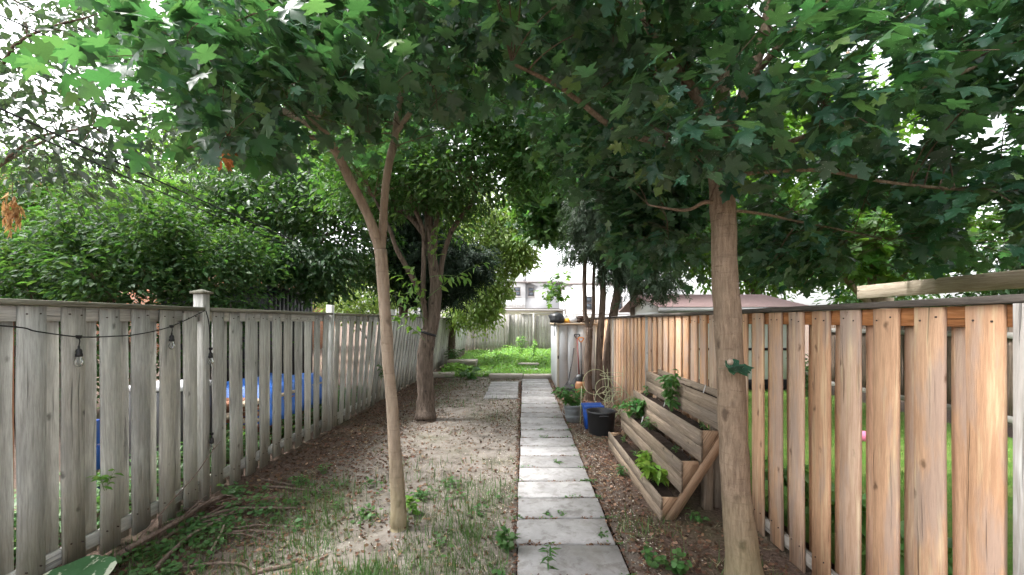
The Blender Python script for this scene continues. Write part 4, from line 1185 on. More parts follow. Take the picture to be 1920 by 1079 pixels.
tree('tall_tree', 'tall dark tree filling the gap above the shed and the cedars', (3.6, 13.4, 0),
     [([(3.6, 13.4, 0), (3.6, 13.4, 3), (3.4, 13.2, 6), (3.3, 13.1, 10)], [.24, .2, .14, .04]), ([(3.6, 13.3, 3.2), (2.6, 12.6, 5.0), (1.7, 12.2, 5.8)], [.1, .06, .02]), ([(3.5, 13.2, 4.4), (4.6, 12.6, 6.6)], [.09, .03])],
     [((2.6, 12.4, 5.6), (1.9, 1.3, 1.9), 170), ((2.4, 12.4, 8.6), (2.8, 1.8, 1.9), 170), ((4.2, 12.4, 4.4), (1.2, 1.0, 1.6), 90), ((.9, 12.0, 8.6), (1.4, 1.3, 1.4), 70), ((.45, 11.6, 6.0), (1.0, .8, 1.1), 80), ((.6, 11.6, 4.95), (.8, .6, .6), 55), ((.75, 11.5, 4.2), (.45, .5, .5), 22)],
     MAPLE[:3], 'elm', 'bark_rough', .17, 30, .28, droop=.8, flat=.7, boughs=40, sides=9, keep=lambda p: keep_bg(p) or p[2] > 3.75)

tree('bright_shrub', 'yellow-green shrub glimpsed over the grey fence left of the forked trunk', (-6.2, 17.5, 0),
     [([(-6.2, 17.5, 0), (-6.1, 17.5, 1.6), (-6.0, 17.4, 3.0)], [.1, .08, .03]), ([(-6.2, 17.5, .8), (-7.2, 17, 2.4)], [.05, .02])],
     [((-6.2, 17.2, 2.9), (2.2, 1.2, 1.2), 120), ((-8.2, 18, 3.0), (1.6, 1.2, 1.2), 70)],
     SIMPLE, 'willow', 'bark_rough', .16, 40, .26, droop=1.0, flat=.8, boughs=20, sides=8, cat='shrub')
for lbl, x, y in (('dark bush over the brown fence, right of the white garage', 8.4, 10.0), ('dark bush over the brown fence at the right edge', 8.3, 4.4), ('dark bush beyond the brown fence between the other two', 9.4, 8.0)):
    tree('bush', lbl, (x, y, 0), [([(x, y, 0), (x, y, .8), (x - .1, y, 1.7)], [.05, .04, .02]), ([(x, y, .5), (x + .5, y, 1.6)], [.035, .015])],
         [((x, y, 2.0), (1.1, 1.1, .75), 90)], OVAL, 'shrub', 'twig', .12, 40, .2, boughs=18, group='bushes beyond the brown fence', cat='bush', sides=8)

tree('maple_sapling', 'small bright maple sapling between the shed roof and the stucco house', (1.45, 13.2, 0),
     [([(1.45, 13.2, 0), (1.42, 13.2, 1.2), (1.3, 13.15, 2.2), (1.1, 13.1, 3.0)], [.03, .025, .018, .008])],
     [((1.05, 13.0, 2.75), (.42, .3, .45), 12)], MAPLE[:3], 'bright_tree', 'bark_maple', .13, 14, .14, boughs=5, sides=7)

# hanging dead leaves
def dangling(label, c, n, L, mat, pr):
    t = thing('dead_leaf_cluster', label, 'dead leaves', c)
    mb = MB(); mb.tube([(0, 0, .25), (.01, 0, .1), (0, 0, 0)], .003, 5, cap=False); mb.build('stem', MAT['twig'], t)
    mb = MB(); n_ = n
    P = RNG.normal(0, 1, (n_, 3)) * np.array([.028, .028, L * .4]) + np.array([0, 0, -L * .4])
    N = RNG.normal(0, 1, (n_, 3)); T = np.stack([RNG.normal(0, .35, n_), RNG.normal(0, .35, n_), -np.ones(n_)], 1)
    for k, p in enumerate(pr): 
        s_ = np.arange(n_) % len(pr) == k
        mb.inst(p, frames(N, T, RNG.uniform(.045, .07, n_) * (2.0 if L > .1 else 1.0))[s_], P[s_])
    mb.build('foliage', MAT[mat], t, smooth=True)
dangling('crumpled orange-brown dead leaves hanging from the forked maple', at(425, 285, 2.5), 7, .06, 'dead_leaf', MAPLE[:3])
dangling('small brown dead leaf hanging just above the orange one', at(440, 243, 2.55), 3, .03, 'dead_leaf', MAPLE[:3])
dangling('tan seed cluster hanging at the far left above the fence', at(22, 372, 4.2), 60, .22, 'tan_leaf', LANCE)

# stub with one leaf on the straight trunk
mb = MB(); p = at(1368, 682, 2.62)
mb.tube([(0, .02, -.01), (-.012, -.035, .012), (-.02, -.05, .02)], [.022, .018, .016], 9)
t = thing('branch_stub', 'cut stub with one dark leaf on the straight maple trunk', 'stub', p)
mb.build('stub', MAT['stick_pale'], t, smooth=True)
mb = MB()
mb.inst(MAPLE[1], frames(np.array([[.1, -.55, .8]]), np.array([[1.0, -.1, .1]]), [.15]), np.array([[-.03, -.055, -.03]]))
mb.inst(MAPLE[3], frames(np.array([[.1, -.35, .8]]), np.array([[.6, -.6, -.1]]), [.11]), np.array([[-.02, -.06, -.02]]))
mb.build('leaf', MAT['maple_b'], t, smooth=True)

# ------------------------------------------------------------------ tiered planter
PY0, PY1 = 3.63, 5.78
pl = thing('tiered_planter', 'stepped wooden planter box of four tiers against the cedar fence', 'planter', (1.18, PY0, 0))
PX = [0.0, .17, .34, .51]; PZ = [(0.0, .205), (.245, .51), (.505, .77), (.765, 1.03)]
LEN = PY1 - PY0
for k, (x, (z0, z1)) in enumerate(zip(PX, PZ)):
    h = (z1 - z0 - .004) / 2
    for j in (0, 1):
        zc = z0 + h * (j + .5) + .004 * j
        plank('board', (x, -.012, zc), (x + random.uniform(-.003, .003), LEN, zc), h, .024, 'planter', pl, (-1, 0, 0), warp=.002, var=k * 2 + j)
plank('back_board', (.665, -.0, .99), (.665, LEN, .99), .13, .022, 'planter', pl, (-1, 0, 0))
plank('back_board', (.665, -.0, .856), (.665, LEN, .856), .13, .022, 'planter', pl, (-1, 0, 0))
EZ = [.20, .505, .765, 1.02]
DA = math.atan2(.54, .82)
def diag(poly, y0, y1, name):
    ca_, sa_ = math.cos(DA), math.sin(DA)
    mb = MB(); mb.prism([(x * ca_ - z * sa_, x * sa_ + z * ca_) for x, z in poly], y0, y1)
    o = mb.build(name, MAT['planter_end'], pl); o.rotation_euler = (0, DA, 0)
    return o
for y0, y1 in ((.004, .026), (LEN - .03, LEN - .008)):
    diag([(.022, 0.0), (.12, 0.0), (.652, .81), (.652, .942)], y0 - .001, y1, 'stringer_board')
    diag([(.014, .003), (.020, .003), (.148, .197), (.014, .197)], y0, y1, 'end_board')
    for k in (1, 2, 3):
        xa = PX[k] + .014; xb = (PX + [.652])[k + 1] - .014
        sl = lambda x: (x - .022) * (.955 / .638)
        diag([(xa, sl(xa) + .004), (xb, sl(xb) + .004), (xb, EZ[k]), (xa, EZ[k])] if sl(xb) + .004 < EZ[k] - .01 else [(xa, sl(xa) + .004), (xa + (EZ[k] - sl(xa)) / 1.497, EZ[k]), (xa, EZ[k])], y0, y1, 'end_board')
for yy in (.25, LEN - .3):
    plank('leg', (.50, yy, -.02), (.50, yy, .56), .085, .085, 'planter', pl, (1, 0, 0))
    plank('leg', (.62, yy + .06, -.02), (.62, yy + .06, .72), .085, .085, 'planter', pl, (1, 0, 0))
for k in range(4):
    x0 = PX[k] + .014; x1 = (PX + [.652])[k + 1] - .014
    zs = PZ[k][1] - .035
    mb = MB()
    gy_ = np.linspace(.03, LEN - .035, 60); gx_ = np.linspace(x0, x1, 6)
    V = [(x, y, zs + .018 * noise.noise(Vector((x * 14, y * 14, k)))) for y in gy_ for x in gx_]
    F = [(j * 6 + i, j * 6 + i + 1, j * 6 + i + 7, j * 6 + i + 6) for j in range(59) for i in range(5)]
    mb.add(V, F); mb.build('soil', MAT['soil'], pl, smooth=True)


def plant(name, label, base, h, n, leafp, mat, size, spread, stems=5, droop=.3, lean_=(0, 0), group=None, cat='plant', flat=.5, part='foliage', base_leaf=.15):
    t = thing(name, label, cat, base, group)
    sm, lm = MB(), MB()
    pos, out = [], []
    for s_ in range(stems):
        a_ = random.uniform(0, 6.28); rr_ = spread * random.uniform(.2, 1)
        tip = np.array([rr_ * math.cos(a_) + lean_[0], rr_ * math.sin(a_) + lean_[1], h * random.uniform(.7, 1.05)])
        b0 = np.array([rr_ * .12 * math.cos(a_), rr_ * .12 * math.sin(a_), -.01])
        pts = [b0 * (1 - u) + tip * u + np.array([0, 0, .12 * h * math.sin(math.pi * u)]) for u in np.linspace(0, 1, 6)]
        sm.tube(pts, [max(.0012, .010 * h * (1 - .7 * u)) for u in np.linspace(0, 1, 6)], 5, cap=False)
        m_ = max(1, n // stems)
        for j in range(m_):
            u = base_leaf + (1 - base_leaf) * (j + random.random()) / m_
            q = b0 * (1 - u) + tip * u + np.array([0, 0, .12 * h * math.sin(math.pi * u)])
            b2 = j * 2.4 + random.uniform(-.5, .5)
            pos.append(q); out.append((math.cos(b2) + tip[0] * .3, math.sin(b2) + tip[1] * .3, .15))
    pos = np.array(pos); out = np.array(out)
    N = np.stack([RNG.normal(0, flat, len(pos)), RNG.normal(0, flat, len(pos)) - .15, np.ones(len(pos))], 1)
    T = out + RNG.normal(0, .25, out.shape); T[:, 2] -= droop * RNG.random(len(pos))
    M = frames(N, T, size * RNG.uniform(.6, 1.2, len(pos)))
    w = RNG.integers(0, len(leafp), len(pos))
    for k, p in enumerate(leafp): lm.inst(p, M[w == k], pos[w == k])
    sm.build('stem', MAT['stem'], t, smooth=True)
    lm.build(part, MAT[mat], t, smooth=True)
    return t

def tier(k, y):
    x = PX[k] + .085 + 1.18
    return (x, PY0 + y, PZ[k][1] - .03)
plant('mint_plant', 'tall bushy green mint in the third tier of the planter', tier(2, .95), .44, 150, OVAL, 'mint', .085, .11, 8, .9)
plant('leafy_plant', 'broad pale green bush at the far end of the second tier', tier(1, 1.75), .26, 150, OVAL, 'mint', .095, .26, 11, .6, (-.1, -.05))
plant('lime_vine', 'yellow-green leafy vine spilling over the nearest tier', tier(0, .42), .20, 120, OVAL, 'lime', .095, .17, 8, .8, (.03, -.1))
plant('lime_vine', 'yellow-green leafy vine in the middle of the lowest tier', tier(0, .78), .18, 90, OVAL, 'lime', .085, .16, 8, .7)
plant('seedling', 'small dark green seedling at the far end of the third tier', tier(2, 1.9), .12, 26, OVAL, 'weed', .05, .08, 5, .6, group='seedlings in the planter')
plant('seedling', 'green plant in the middle of the second tier', tier(1, 1.15), .13, 40, OVAL, 'weed', .06, .12, 6, .6, group='seedlings in the planter')
plant('seedling', 'tiny seedling near the front end of the second tier', tier(1, .35), .07, 14, OVAL, 'weed', .035, .06, 4, .6, group='seedlings in the planter')
plant('seedling', 'small green seedling at the near end of the third tier beside the trunk', tier(2, .12), .09, 18, OVAL, 'weed', .04, .05, 4, .6, group='seedlings in the planter')
plant('seedling', 'sprig at the far end of the lowest tier', tier(0, 1.75), .10, 18, OVAL, 'weed', .05, .07, 4, .6, group='seedlings in the planter')
plant('seedling', 'pale sprig in the lowest tier between the vine and the far end', tier(0, 1.2), .07, 14, OVAL, 'mint', .04, .06, 4, .6, group='seedlings in the planter')
for lbl, k, y in (('white plant marker stick in the third tier', 2, 1.2), ('white plant marker stick beside the bush in the second tier', 1, 1.5), ('white plant marker stick at the back of the top tier', 3, .55)):
    mb = MB(); mb.cham(-.006, .006, -.0015, .0015, -.04, .075, .001)
    mb.add([(-.006, 0, .075), (.006, 0, .075), (0, 0, .09)], [(0, 1, 2)])
    o = mb.build('plant_marker', MAT['white_paint'], loc=tier(k, y)); tag(o, lbl, 'marker', 'plant markers'); o.rotation_euler = (.1, .25, .3)

# ------------------------------------------------------------------ storage shed with things on and before it
SX0, SX1, SY0, SY1, SZ = .85, 1.84, 10.5, 12.6, 1.66
sh = thing('storage_shed', 'narrow grey metal storage shed at the end of the slab path', 'shed', (SX0, SY0, 0))
w = SX1 - SX0
edges = [0.06, .27, .50, .73, w - .05]
for a_, b_ in zip(edges[:-1], edges[1:]):
    mb = MB(); mb.cham(a_ + .003, b_ - .003, 0, .03, .03, SZ - .05, .006); mb.build('front_panel', MAT['shed_metal'], sh)
for a_, b_ in ((0, .06), (w - .05, w)):
    mb = MB(); mb.cham(a_, b_, -.012, .04, .0, SZ - .05, .005); mb.build('corner_trim', MAT['shed_trim'], sh)
for k in range(4):
    mb = MB(); y0 = .045 + k * .51; mb.cham(.004, .03, y0, y0 + .50, .03, SZ - .05, .005); mb.build('side_panel', MAT['shed_metal'], sh)
    mb = MB(); mb.cham(w - .03, w - .004, y0, y0 + .50, .03, SZ - .05, .005); mb.build('side_panel', MAT['shed_metal'], sh)
mb = MB(); mb.cham(.0, w, SY1 - SY0 - .03, SY1 - SY0, .0, SZ - .05, .005); mb.build('back_panel', MAT['shed_metal'], sh)
mb = MB(); mb.cham(-.03, w + .02, -.05, SY1 - SY0 + .04, SZ - .048, SZ, .008); mb.build('roof', MAT['shed_roof'], sh)
mb = MB(); mb.cham(.02, .05, -.03, -.013, .78, .86, .004); mb.build('handle', MAT['black_plastic'], sh)

def lump(name, label, cat, c, r, mat, seed=0, amp=.3, flatb=True, group=None):
    mb = MB(); V, F = [], []
    nu, nv = 14, 9
    for j in range(nv):
        th = math.pi * j / (nv - 1)
        for i in range(nu):
            ph = 2 * math.pi * i / nu
            d = Vector((math.sin(th) * math.cos(ph), math.sin(th) * math.sin(ph), math.cos(th)))
            k = 1 + amp * noise.noise(d * 1.9 + Vector((seed * 7.1, 0, 0))) + amp * .5 * noise.noise(d * 4.3 + Vector((0, seed * 3.3, 0)))
            p = Vector((d.x * r[0] * k, d.y * r[1] * k, d.z * r[2] * k))
            p.z = max(p.z, -r[2] * .55)
            V.append(p[:])
    for j in range(nv - 1):
        for i in range(nu):
            F.append((j * nu + i, (j + 1) * nu + i, (j + 1) * nu + (i + 1) % nu, j * nu + (i + 1) % nu))
    mb.add(V, F)
    o = mb.build(name, MAT[mat], loc=(c[0], c[1], c[2] + r[2] * .55), smooth=True)
    return tag(o, label, cat, group)
zt = SZ + .002
lump('garbage_bag', 'black crumpled bag on the left corner of the shed roof', 'bag', (.86, 10.62, zt), (0.169, 0.195, 0.169), 'black_plastic', 1, .5)
lump('cloth_bag', 'pale grey bag on the shed roof behind the black one', 'bag', (1.0, 10.85, zt), (0.182, 0.182, 0.117), 'cloth_grey', 2, .4)
lump('plastic_bag', 'small orange-yellow bundle on the shed roof', 'bag', (1.09, 10.6, zt), (0.117, 0.117, 0.072), 'yellow', 3, .4)
lump('cloth_bag', 'white-grey lumpy bag in the middle of the shed roof', 'bag', (1.25, 10.65, zt), (0.130, 0.130, 0.091), 'cloth_grey', 4, .4)
for i, (lx, ly, lz) in enumerate(((1.42, 10.62, .05), (1.54, 10.64, .05), (1.66, 10.62, .05), (1.48, 10.63, .135), (1.60, 10.63, .135))):
    mb = MB(); mb.tube([(0, 0, 0), (0, .45, .01), (.02, .95, 0)], [.048, .047, .044], 9, rough=.15, seed=i)
    tag(mb.build('log', MAT['log'], loc=(lx, ly, zt + lz), smooth=True), 'dark firewood log stacked at the right end of the shed roof', 'log', 'logs stacked on the shed roof')
mb = MB(); pts = spline([(0, 0, .1), (-.06, -.1, .02), (-.075, -.12, -.15), (-.06, -.12, -.32)], None, 5)
mb.tube(pts, .008, 6); tag(mb.build('strap', MAT['cable'], loc=(.86, 10.58, SZ)), 'black cord hanging off the left corner of the shed roof', 'cord')

def dgrip(mb, z, w=.12, h=.11):
    mb.tube(spline([(0, 0, z), (-w * .25, 0, z + h * .3), (-w * .5, 0, z + h * .75), (-w * .48, 0, z + h), (0, 0, z + h * 1.04), (w * .48, 0, z + h), (w * .5, 0, z + h * .75), (w * .25, 0, z + h * .3), (0, 0, z)], None, 4), .014, 7)
# shovel with black grip
s1 = thing('snow_shovel', 'snow shovel with black grip, maroon shaft and wide black scoop', 'shovel', (1.30, 9.98, 0))
mb = MB(); mb.tube([(.03, -.02, .40), (.035, .2, .9), (.04, .43, 1.28)], .016, 8); mb.build('shaft', MAT['maroon'], s1, smooth=True)
mb = MB(); dgrip(mb, 0); o = mb.build('grip', MAT['black_plastic'], s1, (.04, .43, 1.27), smooth=True)
mb = MB(); V, F = [], []
for i in range(9):
    u = i / 8
    for j in range(7):
        v = j / 6
        V.append(((u - .5) * (.52 - .34 * v) - .05 + .12 * v, -.06 - .10 * (1 - (2 * u - 1) ** 2) * (1 - v * .6) + .05 * v, .03 + .44 * v))
for i in range(8):
    for j in range(6): F.append((i * 7 + j, i * 7 + 7 + j, i * 7 + 8 + j, i * 7 + j + 1))
mb.add(V, F)
o = mb.build('scoop', MAT['black_plastic'], s1, smooth=True)
md = o.modifiers.new('thick', 'SOLIDIFY'); md.thickness = .012
# shovel with orange grip
s2 = thing('garden_shovel', 'shovel with orange grip, black shaft and brown blade leaning on the shed', 'shovel', (1.44, 9.85, 0))
mb = MB(); mb.tube([(-.07, -.02, .30), (-.04, .2, .75), (-.02, .45, 1.20)], .016, 8); mb.build('shaft', MAT['black_plastic'], s2, smooth=True)
mb = MB(); dgrip(mb, 0); mb.build('grip', MAT['orange_plastic'], s2, (-.02, .45, 1.19), smooth=True)
mb = MB(); V, F = [], []
for i in range(7):
    u = i / 6
    for j in range(6):
        v = j / 5
        wd = .30 * (1 - .15 * v) * (1 if j < 5 else .8)
        V.append(((u - .5) * wd - .09, -.1 - .06 * (1 - (2 * u - 1) ** 2) + .07 * v, .02 + .30 * v + (.02 * abs(u - .5) if j == 0 else 0)))
for i in range(6):
    for j in range(5): F.append((i * 6 + j, i * 6 + 6 + j, i * 6 + 7 + j, i * 6 + j + 1))
mb.add(V, F); o = mb.build('blade', MAT['brown_plastic'], s2, smooth=True)
md = o.modifiers.new('thick', 'SOLIDIFY'); md.thickness = .01
# leaf rake lying against the shed
rk = thing('leaf_rake', 'black fan rake head standing before the shed beside the path', 'rake', (1.06, 9.75, 0))
for k in range(9):
    a_ = R(-34 + 8.5 * k)
    mb = MB(); mb.tube([(0, 0, .36), (math.sin(a_) * .3, -.03, .36 - .30 * math.cos(a_)), (math.sin(a_) * .32, -.07, .36 - .34 * math.cos(a_))], [.009, .008, .006], 6)
    mb.build('tine', MAT['black_plastic'], rk, smooth=True)
mb = MB(); mb.cham(-.15, .15, -.035, -.02, .14, .17, .004); mb.build('cross_bar', MAT['black_plastic'], rk)
mb = MB(); mb.tube([(0, 0, .34), (.12, .35, .75), (.2, .62, 1.05)], .013, 8); mb.build('shaft', MAT['black_plastic'], rk, smooth=True)

# bucket and tub
bk_ = gr(1075, 790)
bt = thing('metal_bucket', 'galvanised bucket beside the path, full of leafy plants', 'bucket', bk_)
mb = MB(); mb.lathe([(.0, .004), (.118, .004), (.122, .0), (.126, .01), (.162, .27), (.170, .277), (.166, .285), (.158, .278), (.15, .22), (.0, .22)], 28); mb.build('body', MAT['galv'], bt, smooth=True)
for z, r_ in ((.20, .155), (.08, .138)):
    mb = MB(); pts = [(r_ * math.cos(q), r_ * math.sin(q), z) for q in np.linspace(0, 2 * math.pi, 29)]; mb.tube(pts, .004, 6, cap=False); mb.build('rib', MAT['galv'], bt, smooth=True)
mb = MB(); mb.tube(spline([(.168, 0, .25), (.19, -.08, .17), (.15, -.14, .13), (0, -.19, .12), (-.15, -.14, .13), (-.19, -.08, .17), (-.168, 0, .25)], None, 4), .004, 6); mb.build('handle', MAT['galv'], bt, smooth=True)
mb = MB(); mb.lathe([(0, .235), (.152, .232)], 24); mb.build('soil', MAT['soil'], bt)
plant('leafy_plant', 'leafy green plants growing out of the metal bucket', bk_ + Vector((0, 0, .235)), .34, 170, OVAL, 'mint', .12, .32, 16, .9, (-.05, -.03))
mb = MB(); mb.tube([(0, 0, 0), (.03, .05, .62)], .008, 7); tag(mb.build('stake', MAT['wire'], loc=bk_ + Vector((.09, -.20, 0))), 'pale green plastic stake leaning on the metal bucket', 'stake')

tb_ = gr(1127, 813)
tb = thing('black_tub', 'round black plastic tub on the bare soil beside the planter', 'tub', tb_)
mb = MB(); mb.lathe([(0, .004), (.175, .004), (.185, .0), (.19, .012), (.212, .32), (.222, .325), (.222, .35), (.205, .352), (.198, .33), (.17, .03), (0, .03)], 32); mb.build('body', MAT['black_plastic'], tb, smooth=True)
for s_ in (-1, 1):
    mb = MB(); mb.tube(spline([(-.06, s_ * .215, .30), (-.05, s_ * .25, .31), (.05, s_ * .25, .31), (.06, s_ * .215, .30)], None, 4), .011, 7); mb.build('handle', MAT['black_plastic'], tb, smooth=True)
bn = thing('blue_bin', 'blue plastic bin behind the black tub', 'bin', tb_ + Vector((-.07, .36, 0)))
bn.scale = (.82, .8, .92)
mb = MB()
mb.add([(-.15, -.12, 0), (.15, -.12, 0), (.15, .12, 0), (-.15, .12, 0), (-.19, -.15, .40), (.19, -.15, .40), (.19, .15, .40), (-.19, .15, .40), (-.17, -.13, .40), (.17, -.13, .40), (.17, .13, .40), (-.17, .13, .40), (-.13, -.1, .02), (.13, -.1, .02), (.13, .1, .02), (-.13, .1, .02)],
       [(3, 2, 1, 0), (0, 1, 5, 4), (1, 2, 6, 5), (2, 3, 7, 6), (3, 0, 4, 7), (4, 5, 9, 8), (5, 6, 10, 9), (6, 7, 11, 10), (7, 4, 8, 11), (8, 9, 13, 12), (9, 10, 14, 13), (10, 11, 15, 14), (11, 8, 12, 15), (12, 13, 14, 15)])
mb.build('body', MAT['blue_plastic'], bn)
for s_ in (-1, 1):
    mb = MB(); mb.cham(-.2, .2, s_ * .165 - .012, s_ * .165 + .012, .36, .404, .004); mb.build('rim', MAT['blue_plastic'], bn)

# tomato cages: rings and legs of pale wire
def cage(label, base, r0, r1, h, tilt, n=3):
    t = thing('wire_cage', label, 'plant cage', base, 'tangled wire plant cages'); t.rotation_euler = tilt
    for k in range(n):
        u = (k + .6) / n; r_ = r0 + (r1 - r0) * u
        mb = MB(); mb.tube([(r_ * math.cos(q), r_ * math.sin(q), h * u) for q in np.linspace(0, 2 * math.pi, 33)], .0045, 6, cap=False); mb.build('ring', MAT['wire'], t, smooth=True)
    for k in range(3):
        a_ = k * 2.09
        mb = MB(); mb.tube([(r0 * .9 * math.cos(a_), r0 * .9 * math.sin(a_), 0), (r1 * math.cos(a_), r1 * math.sin(a_), h)], .0045, 6); mb.build('leg', MAT['wire'], t, smooth=True)
cage('pale wire plant cage standing upright by the cedar fence', (1.52, 7.1, 0), .10, .20, .95, (.05, -.05, 0))
cage('pale wire plant cage tipped over towards the shovels', (1.38, 7.5, .12), .12, .19, .85, (1.15, -.35, .5))
cage('pale wire plant cage lying on its side behind the black tub', (1.62, 6.85, .2), .10, .18, .7, (.9, .5, 1.0), 2)

hc = thing('wire_coil', 'loose pale green coil of wire looping over the cages by the fence', 'wire', (1.25, 7.35, .0))
for cx_, cz_, r_, tl in ((.02, .66, .235, .35), (.24, .52, .21, -.4), (.38, .34, .24, .6), (.16, .40, .19, .9)):
    pts = []
    for q in np.linspace(0, 2 * math.pi, 33):
        u, v = r_ * math.cos(q), r_ * .85 * math.sin(q)
        pts.append((cx_ + u, .12 * math.sin(q + tl) + u * tl * .6, cz_ + v + .1 * u * tl))
    mb = MB(); mb.tube(pts, .006, 6, cap=False); mb.build('loop', MAT['wire'], hc, smooth=True)
mb = MB(); mb.tube(spline([(.38, .0, .12), (.5, -.1, .03), (.45, -.35, .012), (.25, -.3, .012), (.42, -.1, .3), (.24, 0, .73)], None, 6), .006, 6); mb.build('tail', MAT['wire'], hc, smooth=True)

# ------------------------------------------------------------------ string lights on the grey fence
sl_ = thing('string_light', 'black string light cable with clear bulbs hanging on the grey fence', 'string light', (FX + .06, 0, 0))
def fp(px, py, dx=.0):
    X = FX + .075 + dx; Y = X * FPX / (px - VX)
    return Vector((.015 + dx, Y, EYE - (py - VY) * Y / FPX))
P0 = Vector((.02, 1.46, 1.74))
cab = [P0, fp(0, 611), fp(70, 622), fp(148, 632), fp(210, 631), fp(260, 627), fp(322, 612), fp(384, 583)]
mb = MB(); mb.tube(spline(cab, None, 6), .0042, 7); mb.build('cable', MAT['cable'], sl_, smooth=True)
drop = [fp(386, 583), fp(392, 610), fp(394, 670), fp(397, 760), fp(397, 835)]
mb = MB(); mb.tube(spline(drop, None, 6), .0042, 7); mb.build('cable', MAT['cable'], sl_, smooth=True)
def socket(p, cord):
    mb = MB()
    mb.lathe([(0, .0), (.006, 0), (.007, -.02), (.013, -.024), (.017, -.035), (.017, -.052), (.0195, -.053), (.0195, -.072), (.015, -.074), (0, -.074)], 14)
    q = p + Vector((0, 0, -cord))
    s_ = mb.build('socket', MAT['cable'], sl_, q, smooth=True)
    mb = MB(); mb.tube([(0, 0, cord + .004), (.002, .004, cord * .5), (0, 0, -.004)], .0035, 6); mb.build('drop_cord', MAT['cable'], s_, smooth=True)
    mb = MB(); mb.lathe([(.012, -.075), (.0135, -.085), (.0215, -.105), (.0225, -.118), (.018, -.132), (.008, -.140), (0.0, -.141)], 16); mb.build('bulb', MAT['bulb'], s_, smooth=True)
    mb = MB(); mb.lathe([(.017, .012), (.014, -.008), (.006, -.012)], 10, cap_top=True); mb.build('joint', MAT['cable'], s_, (0, 0, cord + .002), smooth=True)
socket(fp(148, 633), .055); socket(fp(322, 613), .05); socket(fp(395, 655), .01); socket(fp(397, 815), .01)

# ------------------------------------------------------------------ loose stone slabs at the back of the yard
stone = []
for lbl, cx, cy, z, w_, d_, h_, rz in (
        ('long stone slab lying nearest the shed at the end of the path', .52, 12.62, .0, .95, .38, .13, .03),
        ('stone slab edging the weeds behind the short slab branch', -.48, 12.72, .0, 1.0, .40, .13, -.02),
        ('thin stone slab laid left of the edging row', -1.42, 13.4, .0, .86, .55, .10, .05),
        ('tilted stone slab beside the leafy weed near the grey fence', -2.55, 13.1, .0, .95, .5, .12, .14),
        ('bottom slab of the small stack by the grey fence', -2.1, 15.2, .0, 1.0, .6, .12, -.05),
        ('middle slab of the small stack by the grey fence', -2.06, 15.2, .122, .9, .55, .11, .05),
        ('top slab of the small stack by the grey fence', -2.12, 15.18, .234, 1.02, .6, .10, -.03),
        ('flat stepping slab half sunk in the bright weeds', .15, 14.4, .02, .8, .5, .07, .1),
        ('farther stepping slab half hidden in the bright weeds', .25, 16.2, .02, .8, .5, .09, -.1)):
    mb = MB(); mb.cham(-w_ / 2, w_ / 2, -d_ / 2, d_ / 2, 0, h_, .012)
    o = mb.build('stone_slab', MAT['slab_stone'], loc=(cx, cy, z)); o.rotation_euler = (0, 0, rz)
    tag(o, lbl, 'stone slab', 'loose stone slabs at the back of the yard')

# ------------------------------------------------------------------ sticks on the ground
def stick(label, pts, r0, r1, mat='stick', group=None, twigs=()):
    base = Vector(pts[0])
    P = spline(rel(pts, base), None, 6)
    P = [p + Vector((noise.noise(p * 3 + base), noise.noise(p * 3 + base + Vector((5, 5, 5))), 0)) * .02 for p in P]
    n_ = len(P)
    mb = MB(); mb.tube(P, [r0 + (r1 - r0) * i / (n_ - 1) for i in range(n_)], 8, rough=.15, seed=base.x * 5)
    for (i, d, L) in twigs:
        q = P[min(i, n_ - 1)]; d = Vector(d).normalized()
        mb.tube([q, q + d * L * .5 + Vector((0, 0, .01)), q + d * L], [r1 * .8, r1 * .6, r1 * .3], 6)
    return tag(mb.build('fallen_branch', MAT[mat], loc=base, smooth=True), label, 'branch', group)
def g3(px, py, z): return gr(px, py, z)
G = 'branches piled along the grey fence'
stick('thickest dead branch of the pile at the foot of the grey fence', [g3(205, 1052, .04), g3(300, 1000, .07), g3(360, 962, .08), g3(425, 928, .05)], .028, .018, group=G, twigs=((6, (.3, -.3, .5), .25), (12, (.6, .2, .4), .2)))
stick('dark branch lying on top of the branch pile', [g3(240, 1030, .09), g3(320, 985, .11), g3(380, 948, .10), g3(415, 935, .08)], .020, .012, group=G, twigs=((8, (.5, .2, .5), .22),))
stick('branch on the path side of the branch pile, reaching farthest right', [g3(270, 1035, .03), g3(350, 985, .04), g3(440, 955, .05), g3(560, 952, .03)], .017, .008, group=G)
stick('crooked dark branch crossing the green clover', [g3(290, 1070, .03), g3(350, 1010, .05), g3(410, 975, .05), g3(445, 957, .05)], .015, .010, group=G)
stick('thin upright twig propped against the grey fence boards', [g3(262, 1010, .08), Vector((-2.88, 3.75, .34)), Vector((-2.9, 4.1, .55))], .006, .003, group=G)
stick('pale bare stick standing out of the clover', [g3(392, 1043, .0), g3(412, 1005, .05), g3(420, 985, .14)], .008, .006, 'stick_pale')
stick('thin curved branch beyond the pile, nearest the forked maple', [g3(490, 912, .02), g3(540, 915, .03), g3(600, 922, .03), g3(640, 920, .02)], .014, .007)
stick('thin brown branch parallel to the fence by the mulch', [g3(485, 898, .02), g3(540, 908, .03), g3(590, 918, .02)], .012, .006)
stick('brown bent branch near the bottom edge in front of the clover', [g3(345, 1066, .02), g3(400, 1056, .03), g3(450, 1058, .03), g3(480, 1072, .02)], .010, .007)
stick('thick dark branch near the bottom edge left of the grass tuft', [g3(462, 1079, .01), g3(500, 1068, .02), g3(545, 1058, .02)], .018, .010)
